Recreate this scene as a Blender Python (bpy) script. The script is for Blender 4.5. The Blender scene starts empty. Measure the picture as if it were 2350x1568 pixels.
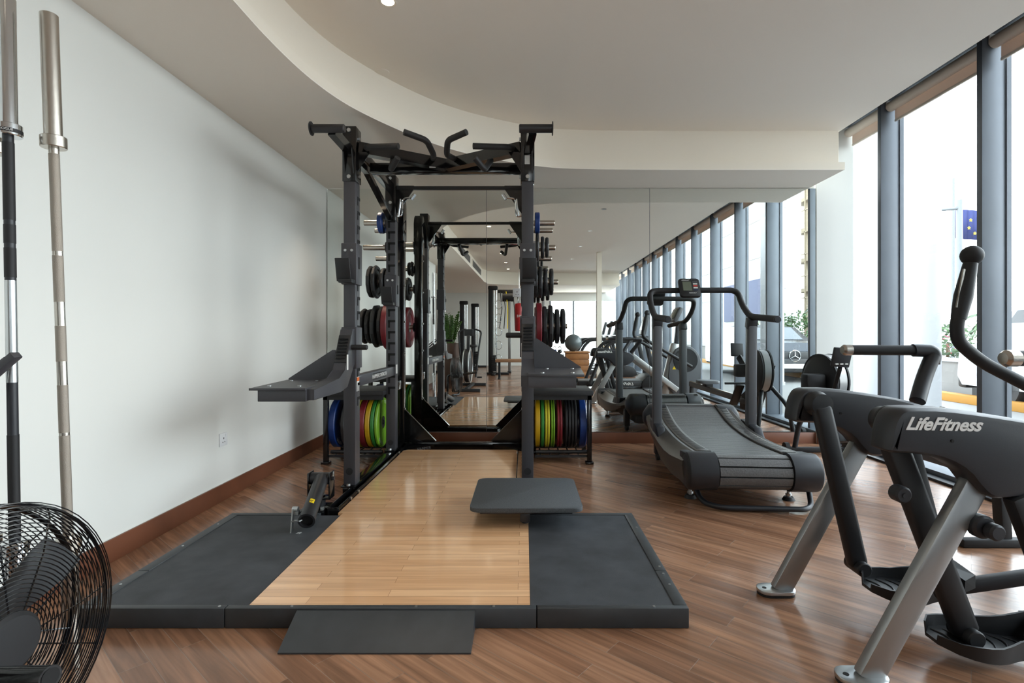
import bpy, bmesh, math, random
from mathutils import Vector, Matrix, Quaternion
random.seed(7)
C = bpy.context.scene.collection
SC = bpy.context.scene
PI = math.pi
# ------------------------------------------------------------------ camera
cam_data = bpy.data.cameras.new('camera')
cam = bpy.data.objects.new('camera', cam_data)
C.objects.link(cam)
cam.location = (0, 0, 1.13)
cam.rotation_euler = (PI/2, 0, 0)
cam_data.sensor_width = 36
cam_data.lens = 36*1200/2350
cam_data.shift_x = -29/2350
cam_data.shift_y = -16/2350
cam_data.clip_start = 0.02
cam_data.clip_end = 300
SC.camera = cam
# ------------------------------------------------------------------ world and exposure
SC.view_settings.view_transform = 'Standard'
SC.view_settings.look = 'None'
SC.view_settings.gamma = 1
SC.view_settings.use_curve_mapping = False
SC.view_settings.exposure = 0.0
SC.cycles.max_bounces = 14
SC.cycles.diffuse_bounces = 6
SC.cycles.glossy_bounces = 8
SC.cycles.transparent_max_bounces = 16
SC.cycles.sample_clamp_indirect = 6
SC.cycles.caustics_reflective = True
SC.cycles.use_denoising = True
W = bpy.data.worlds.new('sky'); SC.world = W
W.use_nodes = True
nt = W.node_tree; nt.nodes.clear()
out = nt.nodes.new('ShaderNodeOutputWorld'); bg = nt.nodes.new('ShaderNodeBackground')
tc = nt.nodes.new('ShaderNodeTexCoord'); sp = nt.nodes.new('ShaderNodeSeparateXYZ')
rp = nt.nodes.new('ShaderNodeValToRGB')
rp.color_ramp.elements[0].position = 0.0; rp.color_ramp.elements[0].color = (0.97, 0.99, 1.0, 1)
rp.color_ramp.elements[1].position = 0.7; rp.color_ramp.elements[1].color = (0.80, 0.89, 1.0, 1)
nt.links.new(tc.outputs['Generated'], sp.inputs[0]); nt.links.new(sp.outputs['Z'], rp.inputs[0])
nt.links.new(rp.outputs[0], bg.inputs['Color']); bg.inputs['Strength'].default_value = 11.5
nt.links.new(bg.outputs[0], out.inputs[0])
def portal(x, y, z, sx, sz):
    l = bpy.data.lights.new('window_portal', 'AREA'); l.shape = 'RECTANGLE'; l.size = sz; l.size_y = sx
    l.cycles.is_portal = True
    o = bpy.data.objects.new('window_portal', l); C.objects.link(o); o.location = (x, y, z)
    o.rotation_euler = (0, PI/2, 0)
portal(3.52, -1.25, 1.65, 13.2, 3.2)

# ------------------------------------------------------------------ materials
def s(r, g, b):
    f = lambda c: (c/255/12.92) if c/255 <= .04045 else ((c/255+.055)/1.055)**2.4
    return (f(r), f(g), f(b), 1)
M = {}
def mat(name, col, rough=.5, metal=0., bump=0., bscale=200., var=0., vscale=8., spec=None, coat=0., stretch=None):
    m = bpy.data.materials.new(name); m.use_nodes = True
    n = m.node_tree; b = n.nodes['Principled BSDF']
    b.inputs['Base Color'].default_value = col; b.inputs['Roughness'].default_value = rough
    b.inputs['Metallic'].default_value = metal
    if spec is not None: b.inputs['Specular IOR Level'].default_value = spec
    if coat: b.inputs['Coat Weight'].default_value = coat; b.inputs['Coat Roughness'].default_value = .08
    t = n.nodes.new('ShaderNodeTexCoord'); mp = n.nodes.new('ShaderNodeMapping')
    n.links.new(t.outputs['Object'], mp.inputs[0])
    if stretch: mp.inputs['Scale'].default_value = stretch
    if var:
        no = n.nodes.new('ShaderNodeTexNoise'); no.inputs['Scale'].default_value = vscale; no.inputs['Detail'].default_value = 5
        n.links.new(mp.outputs[0], no.inputs['Vector'])
        r = n.nodes.new('ShaderNodeValToRGB')
        r.color_ramp.elements[0].position = .3; r.color_ramp.elements[1].position = .7
        r.color_ramp.elements[0].color = tuple(c*(1-var) for c in col[:3])+(1,)
        r.color_ramp.elements[1].color = tuple(min(1, c*(1+var)) for c in col[:3])+(1,)
        n.links.new(no.outputs[0], r.inputs[0]); n.links.new(r.outputs[0], b.inputs['Base Color'])
    if bump:
        no = n.nodes.new('ShaderNodeTexNoise'); no.inputs['Scale'].default_value = bscale; no.inputs['Detail'].default_value = 3
        n.links.new(mp.outputs[0], no.inputs['Vector'])
        bu = n.nodes.new('ShaderNodeBump'); bu.inputs['Strength'].default_value = bump; bu.inputs['Distance'].default_value = .002
        n.links.new(no.outputs[0], bu.inputs['Height']); n.links.new(bu.outputs[0], b.inputs['Normal'])
    M[name] = m
    return m
def emis(name, col, st):
    m = mat(name, col, .5); b = m.node_tree.nodes['Principled BSDF']
    b.inputs['Emission Color'].default_value = col; b.inputs['Emission Strength'].default_value = st
def planks(name, ang, row, length, c1, c2, cm, rough, grain, mortar=.0012, coat=0, bumpd=.004, seam_rough=.5):
    m = bpy.data.materials.new(name); m.use_nodes = True; n = m.node_tree; b = n.nodes['Principled BSDF']
    N = n.nodes.new; L = n.links.new
    t = N('ShaderNodeTexCoord'); mp = N('ShaderNodeMapping'); mp.inputs['Rotation'].default_value = (0, 0, ang)
    L(t.outputs['Object'], mp.inputs[0])
    br = N('ShaderNodeTexBrick'); br.offset = .37; br.offset_frequency = 2; br.squash = 1
    br.inputs['Scale'].default_value = 1; br.inputs['Brick Width'].default_value = length; br.inputs['Row Height'].default_value = row
    br.inputs['Mortar Size'].default_value = mortar; br.inputs['Mortar Smooth'].default_value = .2; br.inputs['Bias'].default_value = 0
    br.inputs['Color1'].default_value = c1; br.inputs['Color2'].default_value = c2; br.inputs['Mortar'].default_value = cm
    L(mp.outputs[0], br.inputs['Vector'])
    # second brick layer: neighbouring boards of another hue
    br2 = N('ShaderNodeTexBrick'); br2.offset = .37; br2.offset_frequency = 2
    br2.inputs['Scale'].default_value = 1; br2.inputs['Brick Width'].default_value = length; br2.inputs['Row Height'].default_value = row
    br2.inputs['Mortar Size'].default_value = 0; br2.inputs['Color1'].default_value = (0, 0, 0, 1); br2.inputs['Color2'].default_value = (1, 1, 1, 1)
    L(mp.outputs[0], br2.inputs['Vector'])
    mg = N('ShaderNodeMapping'); mg.inputs['Scale'].default_value = (2.2, 38, 1); L(mp.outputs[0], mg.inputs[0])
    ad = N('ShaderNodeVectorMath'); ad.operation = 'MULTIPLY_ADD'; L(br2.outputs['Color'], ad.inputs[0]); ad.inputs[1].default_value = (40, 7, 3); L(mg.outputs[0], ad.inputs[2])
    g = N('ShaderNodeTexNoise'); g.inputs['Scale'].default_value = 1; g.inputs['Detail'].default_value = 6; g.inputs['Distortion'].default_value = .7
    L(ad.outputs[0], g.inputs['Vector'])
    r = N('ShaderNodeValToRGB'); r.color_ramp.elements[0].position = .3; r.color_ramp.elements[1].position = .72
    r.color_ramp.elements[0].color = (1-grain, 1-grain, 1-grain, 1); r.color_ramp.elements[1].color = (1+grain*.6,)*3+(1,)
    L(g.outputs[0], r.inputs[0])
    mx = N('ShaderNodeMix'); mx.data_type = 'RGBA'; mx.blend_type = 'MULTIPLY'; mx.inputs[0].default_value = 1
    L(br.outputs['Color'], mx.inputs[6]); L(r.outputs[0], mx.inputs[7])
    # slow tone drift of worn lacquer
    w = N('ShaderNodeTexNoise'); w.inputs['Scale'].default_value = 1.3; w.inputs['Detail'].default_value = 4; L(mp.outputs[0], w.inputs['Vector'])
    rr = N('ShaderNodeMapRange'); L(w.outputs[0], rr.inputs[0]); rr.inputs[1].default_value = .3; rr.inputs[2].default_value = .7
    rr.inputs[3].default_value = rough*.8; rr.inputs[4].default_value = rough*1.3
    L(mx.outputs[2], b.inputs['Base Color']); L(rr.outputs[0], b.inputs['Roughness'])
    bu = N('ShaderNodeBump'); bu.inputs['Strength'].default_value = .5; bu.inputs['Distance'].default_value = bumpd; bu.invert = True
    # slightly cupped boards
    wv = N('ShaderNodeSeparateXYZ'); L(mp.outputs[0], wv.inputs[0])
    mm = N('ShaderNodeMath'); mm.operation = 'PINGPONG'; L(wv.outputs['Y'], mm.inputs[0]); mm.inputs[1].default_value = row/2
    sc_ = N('ShaderNodeMath'); sc_.operation = 'MULTIPLY_ADD'; L(mm.outputs[0], sc_.inputs[0]); sc_.inputs[1].default_value = -(6 if coat == 0 else 1); L(br.outputs['Fac'], sc_.inputs[2])
    L(sc_.outputs[0], bu.inputs['Height']); L(bu.outputs[0], b.inputs['Normal'])
    if coat: b.inputs['Coat Weight'].default_value = coat; b.inputs['Coat Roughness'].default_value = .09
    M[name] = m
planks('teak_floor', math.radians(40.5), .089, .72, s(166, 124, 96), s(128, 92, 70), s(146, 122, 104), .22, .40, bumpd=.004)
planks('oak_inlay', 0, .057, .83, s(234, 188, 144), s(216, 168, 124), s(140, 100, 66), .17, .17, mortar=.0007, coat=.7, bumpd=.0006)
planks('skirting_side', PI/2, .9, 2.4, s(122, 74, 52), s(108, 66, 46), s(60, 34, 22), .38, .28, mortar=.0005, bumpd=.0005)
planks('skirting_wood', 0, .9, 2.4, s(122, 74, 52), s(108, 66, 46), s(60, 34, 22), .38, .28, mortar=.0005, bumpd=.0005)
mat('wall_paint', s(226, 227, 223), .55, var=.012, vscale=1.2)
mat('ceiling_paint', s(243, 236, 226), .8)
mat('soffit_paint', s(238, 230, 216), .7)
mat('mirror', (.86, .895, .87, 1), 0.0, 1)
mat('dark_slot', s(34, 36, 40), .5)
mat('mullion', s(112, 119, 128), .45, .35, var=.04, vscale=5)
mat('blind', s(224, 214, 202), .8)
mat('rack_black', s(36, 36, 39), .38, bump=.15, bscale=900)
mat('rack_gloss', s(17, 17, 19), .13, .0, spec=.6)
mat('rack_grey', s(62, 62, 67), .42, bump=.2, bscale=900)
mat('rubber', s(54, 57, 62), .65, bump=.6, bscale=420, var=.38, vscale=7)
mat('rubber_grit', s(68, 71, 74), .75, bump=.9, bscale=300, var=.4, vscale=240)
mat('edge_trim', s(52, 55, 58), .45, var=.12, vscale=14)
mat('soft_black', s(28, 28, 30), .62)
mat('hole_black', s(8, 8, 9), .8)
mat('plastic_black', s(38, 40, 45), .42, bump=.12, bscale=700)
mat('plastic_dark', s(24, 25, 28), .5)
mat('plastic_grey', s(84, 86, 90), .4)
mat('shroud_grey', s(88, 85, 82), .33, .4, var=.05, vscale=60)
mat('silver_paint', s(164, 165, 165), .34, .75)
mat('chrome', s(215, 218, 220), .12, 1)
mat('steel', s(190, 184, 175), .26, 1, bump=.1, bscale=60, stretch=(1, 1, 30))
mat('steel_rough', s(172, 164, 154), .5, 1, bump=.8, bscale=700)
mat('zinc', s(200, 203, 204), .3, 1)
mat('iron', s(36, 37, 39), .48, bump=.15, bscale=300)
for nm, c in dict(red=(118, 30, 38), gold=(186, 146, 16), yellow=(196, 184, 48), green=(44, 122, 50), lime=(116, 164, 42), blue=(18, 52, 116), black=(30, 30, 32)).items():
    mat('bumper_'+nm, s(*c), .42, bump=.1, bscale=400)
mat('white_ink', s(228, 228, 226), .5)
mat('label_white', s(222, 222, 218), .5)
mat('yellow_sticker', s(238, 208, 20), .5)
mat('orange_sticker', s(222, 110, 50), .5)
mat('socket_white', s(226, 228, 230), .35)
mat('belt', s(98, 98, 98), .4, bump=1.0, bscale=110, var=.15, vscale=90)
mat('lcd', s(96, 102, 88), .2)
mat('red_ink', s(190, 60, 50), .5)
mat('concrete', s(112, 111, 109), .85, var=.08, vscale=2)
mat('paving', s(118, 117, 115), .85, var=.05, vscale=.8)
mat('column_white', s(150, 151, 153), .8)
mat('facade_white', s(158, 161, 161), .8)
mat('facade_blue', s(24, 38, 76), .6)
mat('curb_yellow', s(150, 104, 22), .7)
mat('leaf', s(50, 74, 34), .6, var=.35, vscale=3)
mat('leaf_gloss', s(58, 92, 34), .35, var=.3, vscale=6)
mat('blossom', s(190, 60, 90), .7)
mat('bark', s(108, 92, 74), .9)
mat('pot_brown', s(74, 52, 42), .4)
mat('car_dark', s(34, 38, 46), .2, .3)
mat('car_white', s(150, 152, 155), .25)
mat('car_glass', s(40, 48, 56), .05)
mat('tail_red', s(170, 26, 30), .3)
mat('pole_grey', s(100, 104, 107), .5, .3)
mat('flag_blue', s(26, 36, 84), .8)
mat('flag_green', s(40, 130, 84), .8)
mat('scaffold', s(128, 116, 98), .9)
mat('crate_wood', s(150, 100, 56), .6, var=.2, vscale=6)
mat('bag_red', s(160, 22, 28), .4)
mat('ball_grey', s(84, 92, 94), .25)
mat('tan_leather', s(150, 112, 84), .6)
mat('light_trim', s(214, 208, 198), .5)
emis('lamp_glow', (1, .86, .66, 1), 14)
def glass(name, col, k):
    m = bpy.data.materials.new(name); m.use_nodes = True; n = m.node_tree; n.nodes.clear()
    o = n.nodes.new('ShaderNodeOutputMaterial'); a = n.nodes.new('ShaderNodeBsdfTransparent'); g = n.nodes.new('ShaderNodeBsdfGlossy')
    g.inputs['Roughness'].default_value = 0; a.inputs[0].default_value = col
    f = n.nodes.new('ShaderNodeLayerWeight'); f.inputs[0].default_value = .5
    pw = n.nodes.new('ShaderNodeMath'); pw.operation = 'POWER'; pw.inputs[1].default_value = 5
    q = n.nodes.new('ShaderNodeMath'); q.operation = 'MULTIPLY_ADD'; q.inputs[1].default_value = .9*k; q.inputs[2].default_value = .035*k
    mx = n.nodes.new('ShaderNodeMixShader')
    n.links.new(f.outputs['Facing'], pw.inputs[0]); n.links.new(pw.outputs[0], q.inputs[0]); n.links.new(q.outputs[0], mx.inputs[0]); n.links.new(a.outputs[0], mx.inputs[1]); n.links.new(g.outputs[0], mx.inputs[2]); n.links.new(mx.outputs[0], o.inputs[0])
    M[name] = m
glass('window_glass', (.93, .96, .96, 1), 1.0)
# pale translucent roller blind cloth
m = M['blind_cloth'] = bpy.data.materials.new('blind_cloth'); m.use_nodes = True; n = m.node_tree; n.nodes.clear()
o = n.nodes.new('ShaderNodeOutputMaterial'); a = n.nodes.new('ShaderNodeBsdfDiffuse'); g = n.nodes.new('ShaderNodeBsdfTranslucent'); mx = n.nodes.new('ShaderNodeMixShader')
a.inputs[0].default_value = s(226, 214, 202); g.inputs[0].default_value = s(222, 200, 186); mx.inputs[0].default_value = .2
n.links.new(a.outputs[0], mx.inputs[1]); n.links.new(g.outputs[0], mx.inputs[2]); n.links.new(mx.outputs[0], o.inputs[0])

# ------------------------------------------------------------------ mesh helpers
V = Vector
SH = {}          # world offset of a thing's origin
def smooth_path(pts, rad, n=6):
    pts = [V(p) for p in pts]
    if len(pts) < 3 or rad <= 0: return pts
    res = [pts[0]]
    for i in range(1, len(pts)-1):
        a, b, c = pts[i-1], pts[i], pts[i+1]
        d1, d2 = (a-b), (c-b)
        r = min(rad, d1.length*.49, d2.length*.49)
        p, q = b+d1.normalized()*r, b+d2.normalized()*r
        for k in range(n+1):
            t = k/n
            res.append(p*(1-t)**2 + b*2*t*(1-t) + q*t*t)
    res.append(pts[-1])
    return res
class B:
    def __init__(self): self.bm = bmesh.new()
    def _hull(self, cs, bev):
        vs = [self.bm.verts.new(c) for c in cs]
        fs = [self.bm.faces.new([vs[i] for i in f]) for f in ((0,3,2,1),(4,5,6,7),(0,1,5,4),(1,2,6,5),(2,3,7,6),(3,0,4,7))]
        if bev:
            es = list({e for f in fs for e in f.edges})
            bmesh.ops.bevel(self.bm, geom=es, offset=bev, segments=2, affect='EDGES', profile=.5)
        return self
    def box(self, x0, x1, y0, y1, z0, z1, bev=0.):
        return self._hull([(x0,y0,z0),(x1,y0,z0),(x1,y1,z0),(x0,y1,z0),(x0,y0,z1),(x1,y0,z1),(x1,y1,z1),(x0,y1,z1)], bev)
    def beam(self, p, q, w, h, up=(0,0,1), bev=0.):
        p, q = V(p), V(q); d = (q-p).normalized(); u = V(up); u = (u-d*u.dot(d)).normalized(); r = d.cross(u)
        cs = []
        for e in (p, q):
            for a, b in ((-1,-1),(1,-1),(1,1),(-1,1)):
                cs.append(e + r*(a*w/2) + u*(b*h/2))
        return self._hull(cs, bev)
    def cyl(self, p, q, r1, r2=None, seg=20, caps=True, bev=0.):
        p, q = V(p), V(q); r2 = r1 if r2 is None else r2
        d = (q-p).normalized(); u = d.orthogonal().normalized(); v = d.cross(u)
        if bev: prof = [(p, r1-bev), (p+d*bev, r1), (q-d*bev, r2), (q, r2-bev)]
        else: prof = [(p, r1), (q, r2)]
        rings = [[self.bm.verts.new(c + u*(r*math.cos(2*PI*k/seg)) + v*(r*math.sin(2*PI*k/seg))) for k in range(seg)] for c, r in prof]
        for a, b in zip(rings, rings[1:]):
            for k in range(seg): self.bm.faces.new((a[k], a[(k+1)%seg], b[(k+1)%seg], b[k]))
        if caps:
            self.bm.faces.new(rings[0][::-1]); self.bm.faces.new(rings[-1])
        return self
    def tube(self, pts, r, seg=12, bend=0., caps=True, closed=False, radii=None, flat=1.):
        pts = smooth_path(pts, bend) if bend else [V(p) for p in pts]
        n = len(pts); rings = []; u = None
        for i, p in enumerate(pts):
            if closed: d = (pts[(i+1)%n]-pts[i-1]).normalized()
            else: d = ((pts[min(i+1,n-1)]-pts[max(i-1,0)])).normalized()
            u = d.orthogonal().normalized() if u is None else (u-d*u.dot(d)).normalized()
            v = d.cross(u); rr = radii[i] if radii else r
            rings.append([self.bm.verts.new(p + u*(rr*math.cos(2*PI*k/seg)) + v*(rr*flat*math.sin(2*PI*k/seg))) for k in range(seg)])
        rng = range(n) if closed else range(n-1)
        for i in rng:
            a, b = rings[i], rings[(i+1)%n]
            for k in range(seg): self.bm.faces.new((a[k], a[(k+1)%seg], b[(k+1)%seg], b[k]))
        if caps and not closed:
            self.bm.faces.new(rings[0][::-1]); self.bm.faces.new(rings[-1])
        return self
    def lathe(self, prof, o, d, seg=32):
        """prof: (radius, distance along d); closed on itself"""
        o, d = V(o), V(d).normalized(); u = d.orthogonal().normalized(); v = d.cross(u)
        rings = []
        for r, t in prof:
            if r < 1e-5: rings.append([self.bm.verts.new(o+d*t)])
            else: rings.append([self.bm.verts.new(o+d*t+u*(r*math.cos(2*PI*k/seg))+v*(r*math.sin(2*PI*k/seg))) for k in range(seg)])
        for a, b in zip(rings, rings[1:]):
            for k in range(seg):
                if len(a) == 1 and len(b) == 1: continue
                if len(a) == 1: self.bm.faces.new((a[0], b[(k+1)%seg], b[k]))
                elif len(b) == 1: self.bm.faces.new((a[k], a[(k+1)%seg], b[0]))
                else: self.bm.faces.new((a[k], a[(k+1)%seg], b[(k+1)%seg], b[k]))
        return self
    def prism(self, poly, ax, a, b, bev=0.):
        """poly 2D in the plane normal to axis ax ('x': (y,z), 'y': (x,z), 'z': (x,y)), extruded from a to b"""
        def P(p, t):
            return (t, p[0], p[1]) if ax == 'x' else (p[0], t, p[1]) if ax == 'y' else (p[0], p[1], t)
        A = [self.bm.verts.new(P(p, a)) for p in poly]; Bv = [self.bm.verts.new(P(p, b)) for p in poly]; n = len(poly)
        f1 = self.bm.faces.new(A); f2 = self.bm.faces.new(Bv[::-1])
        sd = [self.bm.faces.new((A[(i+1)%n], A[i], Bv[i], Bv[(i+1)%n])) for i in range(n)]
        if bev:
            es = list(set(f1.edges) | set(f2.edges))
            bmesh.ops.bevel(self.bm, geom=es, offset=bev, segments=2, affect='EDGES', profile=.5)
        return self
    def ball(self, c, r, sc=(1,1,1), seg=16):
        g = bmesh.ops.create_uvsphere(self.bm, u_segments=seg, v_segments=max(6, seg//2), radius=r)
        bmesh.ops.scale(self.bm, verts=g['verts'], vec=sc); bmesh.ops.translate(self.bm, verts=g['verts'], vec=c)
        return self
    def quad(self, *ps):
        self.bm.faces.new([self.bm.verts.new(p) for p in ps]); return self
    def loft(self, secs, caps=True):
        """secs: rings of equal length"""
        R = [[self.bm.verts.new(p) for p in sec] for sec in secs]
        for a, b in zip(R, R[1:]):
            n = len(a)
            for k in range(n): self.bm.faces.new((a[k], a[(k+1)%n], b[(k+1)%n], b[k]))
        if caps: self.bm.faces.new(R[0][::-1]); self.bm.faces.new(R[-1])
        return self
    def build(self, name, m, parent=None, subd=0, ang=35, off=None):
        bm = self.bm
        bmesh.ops.recalc_face_normals(bm, faces=bm.faces)
        sh = SH.get(parent.name, V((0,0,0))) if parent is not None else V((0,0,0))
        if off is not None: sh = V(off)
        bmesh.ops.translate(bm, verts=bm.verts, vec=-sh)
        for f in bm.faces: f.smooth = True
        lim = math.radians(ang)
        for e in bm.edges:
            e.smooth = not (len(e.link_faces) == 2 and e.calc_face_angle(0) > lim)
        me = bpy.data.meshes.new(name); bm.to_mesh(me); bm.free()
        me.materials.append(M[m] if isinstance(m, str) else m)
        o = bpy.data.objects.new(name, me); C.objects.link(o)
        if parent is not None: o.parent = parent; SH[o.name] = sh
        if off is not None: o.location = off
        if subd:
            md = o.modifiers.new('subdivision', 'SUBSURF'); md.levels = subd; md.render_levels = subd
        return o
def tag(o, label, cat, group=None):
    o['label'] = label; o['category'] = cat
    if group: o['group'] = group
    return o
def thing(name, label, cat, loc=(0,0,0), rotz=0., group=None, world=True):
    o = bpy.data.objects.new(name, None); C.objects.link(o); o.empty_display_size = .1
    o.location = loc; o.rotation_euler = (0, 0, rotz)
    SH[o.name] = V(loc) if world else V((0,0,0))
    return tag(o, label, cat, group)
def struct(o): o['kind'] = 'structure'; return o
def dup(root, loc, rot=None, label=None, group=None):
    r = root.copy(); C.objects.link(r); r.location = loc
    if rot is not None: r.rotation_euler = rot
    if label: r['label'] = label
    if group: r['group'] = group
    for ch in list(root.children):
        c = ch.copy(); C.objects.link(c); c.parent = r
        for g in list(ch.children):
            d = g.copy(); C.objects.link(d); d.parent = c
    return r
def text(name, body, size, mtx, m, parent, depth=.0006, shear=0., spacing=1., bold=0.):
    cu = bpy.data.curves.new(name, 'FONT'); cu.body = body; cu.size = size; cu.extrude = depth; cu.shear = shear
    cu.align_x = 'CENTER'; cu.align_y = 'CENTER'; cu.space_character = spacing; cu.offset = bold
    t = bpy.data.objects.new(name, cu); C.objects.link(t)
    bpy.context.view_layer.update()
    me = bpy.data.meshes.new_from_object(t); bpy.data.objects.remove(t)
    me.transform(mtx)
    sh = SH.get(parent.name, V((0,0,0)))
    me.transform(Matrix.Translation(-sh))
    me.materials.clear(); me.materials.append(M[m])
    o = bpy.data.objects.new(name, me); C.objects.link(o); o.parent = parent; SH[o.name] = sh
    return o
def frame(o, x, z):
    """matrix with local X along x, local Y along z (text upright), normal their cross"""
    x = V(x).normalized(); z = V(z).normalized(); n_ = x.cross(z); z = n_.cross(x)
    m4 = Matrix((x, z, n_)).transposed().to_4x4(); m4.translation = V(o); return m4
# ================================================================== the setting
YB = 5.42; XL = -2.06; Y0 = -8.2
struct(B().box(-6.2, 3.52, Y0, 5.6, -.12, 0).build('floor', 'teak_floor'))
struct(B().box(XL-.15, XL, -.6, 5.62, 0, 3.4).build('wall_left', 'wall_paint'))
struct(B().box(XL-.15, 3.02, YB+.035, YB+.2, 0, 3.4).build('wall_back', 'wall_paint'))
struct(B().box(3.02, 3.40, YB-.01, YB+.2, 0, 3.4).build('wall_right', 'wall_paint'))           # white pier beside the mirrors
struct(B().box(-6.3, .9, Y0-.15, Y0, 0, 3.4).box(.9, 3.5, Y0-.15, Y0, 2.35, 3.4).build('wall_front', 'wall_paint'))
struct(B().box(.9, 3.5, Y0-.08, Y0-.07, 0, 2.35).build('window_20', 'window_glass'))
struct(B().box(.9, .96, Y0-.12, Y0, 0, 2.35).box(1.75, 1.81, Y0-.12, Y0, 0, 2.35).box(2.6, 2.66, Y0-.12, Y0, 0, 2.35).box(.9, 3.5, Y0-.12, Y0, 0, .08).build('trim_50', 'mullion'))
struct(B().box(1.68, 1.79, -1.40, -1.29, 0, 3.04).build('trim_51', 'soffit_paint'))
struct(B().box(-6.3, -6.15, Y0, -.6, 0, 3.4).build('wall_side', 'wall_paint'))
struct(B().box(-6.3, XL-.1, -.72, -.6, 0, 3.4).build('wall_corner', 'wall_paint'))
# skirting
def skirt(name, p, q, m='skirting_wood'):
    p, q = V(p), V(q); b = B(); d = (q-p).normalized(); nrm = V((d.y, -d.x, 0))
    b._hull([p, q, q+nrm*.016, p+nrm*.016, p+V((0,0,.114)), q+V((0,0,.114)), q+V((0,0,.114))+nrm*.013, p+V((0,0,.114))+nrm*.013], .0015)
    return struct(b.build(name, m))
skirt('baseboard_left', (XL, -.6, 0), (XL, YB, 0), 'skirting_side')
skirt('baseboard_back', (XL+.016, YB+.012, 0), (3.02, YB+.012, 0))
skirt('baseboard_right', (3.02, YB-.012, 0), (3.40, YB-.012, 0))
struct(B().box(XL, XL+.004, -.6, YB, .1145, .118).build('trim_1', 'wall_paint'))
# curved soffit
lip = [(3.4, 4.82), (2.95, 4.82), (1.9, 4.825), (1.1, 4.822), (.384, 4.797), (.11, 4.693+.03), (-.18, 4.585), (-.421, 4.44), (-.614, 4.285), (-.774, 4.11), (-.926, 3.905), (-1.076, 3.66), (-1.176, 3.459), (-1.246, 3.243), (-1.295, 2.988), (-1.322, 2.661), (-1.325, 2.373), (-1.33, 1.2), (-1.33, -4.3)]
def chaikin(p, n=3):
    for _ in range(n):
        q = [p[0]]
        for a, b in zip(p, p[1:]):
            q.append((a[0]*.75+b[0]*.25, a[1]*.75+b[1]*.25)); q.append((a[0]*.25+b[0]*.75, a[1]*.25+b[1]*.75))
        q.append(p[-1]); p = q
    return p
far = [(-1.33, -4.3), (-1.2, -4.7), (-.8, -5.0), (0, -5.25), (1.2, -5.35), (2.95, -5.38)]
curve = [(2.95, 4.82)] + [p for p in chaikin(lip) if p[0] < 2.9] + chaikin(far, 2)[1:]
def offset(c, d):
    r = []
    for i, p in enumerate(c):
        a = V(c[max(i-1,0)]+(0,)); b = V(c[min(i+1,len(c)-1)]+(0,)); t = (b-a).normalized(); nn = V((-t.y, t.x, 0))
        r.append((p[0]-nn.x*d, p[1]-nn.y*d))
    return r
back = [(2.95, Y0), (-6.15, Y0), (-6.15, -.72), (XL-.1, -.72), (XL-.1, YB+.03), (2.95, YB+.03)]
struct(B().prism(curve + back, 'z', 2.65, 2.656).build('ceiling', 'ceiling_paint', ang=20))
fas = offset(curve, -.08)
if abs(fas[5][1]-4.9) > .05: fas = offset(curve, .08)
fas[0] = (2.94, 4.90)
lipc = [(x, y) for x, y in curve]
b = B(); n0 = len(curve)
for i in range(n0-1):     # lip face and its ledge
    (x1, y1), (x2, y2) = curve[i], curve[i+1]; (u1, v1), (u2, v2) = fas[i], fas[i+1]
    b.quad((x1,y1,2.656),(x2,y2,2.656),(x2,y2,2.72),(x1,y1,2.72)); b.quad((x1,y1,2.72),(x2,y2,2.72),(u2,v2,2.725),(u1,v1,2.725))
    b.quad((u1,v1,2.725),(u2,v2,2.725),(u2,v2,3.05),(u1,v1,3.05))
b.quad((2.951,4.82,2.65),(2.951,YB,2.65),(2.951,YB,2.72),(2.951,4.82,2.72)); b.quad((2.941,4.90,2.72),(2.941,YB,2.72),(2.941,YB,3.05),(2.941,4.90,3.05))
bmesh.ops.remove_doubles(b.bm, verts=b.bm.verts, dist=.0005)
struct(b.build('trim_2', 'soffit_paint', ang=50))
struct(B().box(-1.6, 2.96, -5.6, 5.1, 3.04, 3.2).build('ceiling_upper', 'ceiling_paint'))
# slot over the windows
struct(B().box(2.92, 2.96, Y0, YB, 3.05, 3.36).box(2.92, 3.52, Y0, YB+.1, 3.36, 3.44).build('trim_3', 'dark_slot'))
struct(B().box(3.30, 3.5, Y0, YB+.1, 3.27, 3.36).build('trim_4', 'mullion'))
struct(B().box(3.24, 3.52, Y0, YB, 0, .055, .004).build('trim_5', 'mullion'))
struct(B().box(3.15, 3.24, Y0, YB, 0, .02, .002).build('trim_6', 'dark_slot'))
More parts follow.
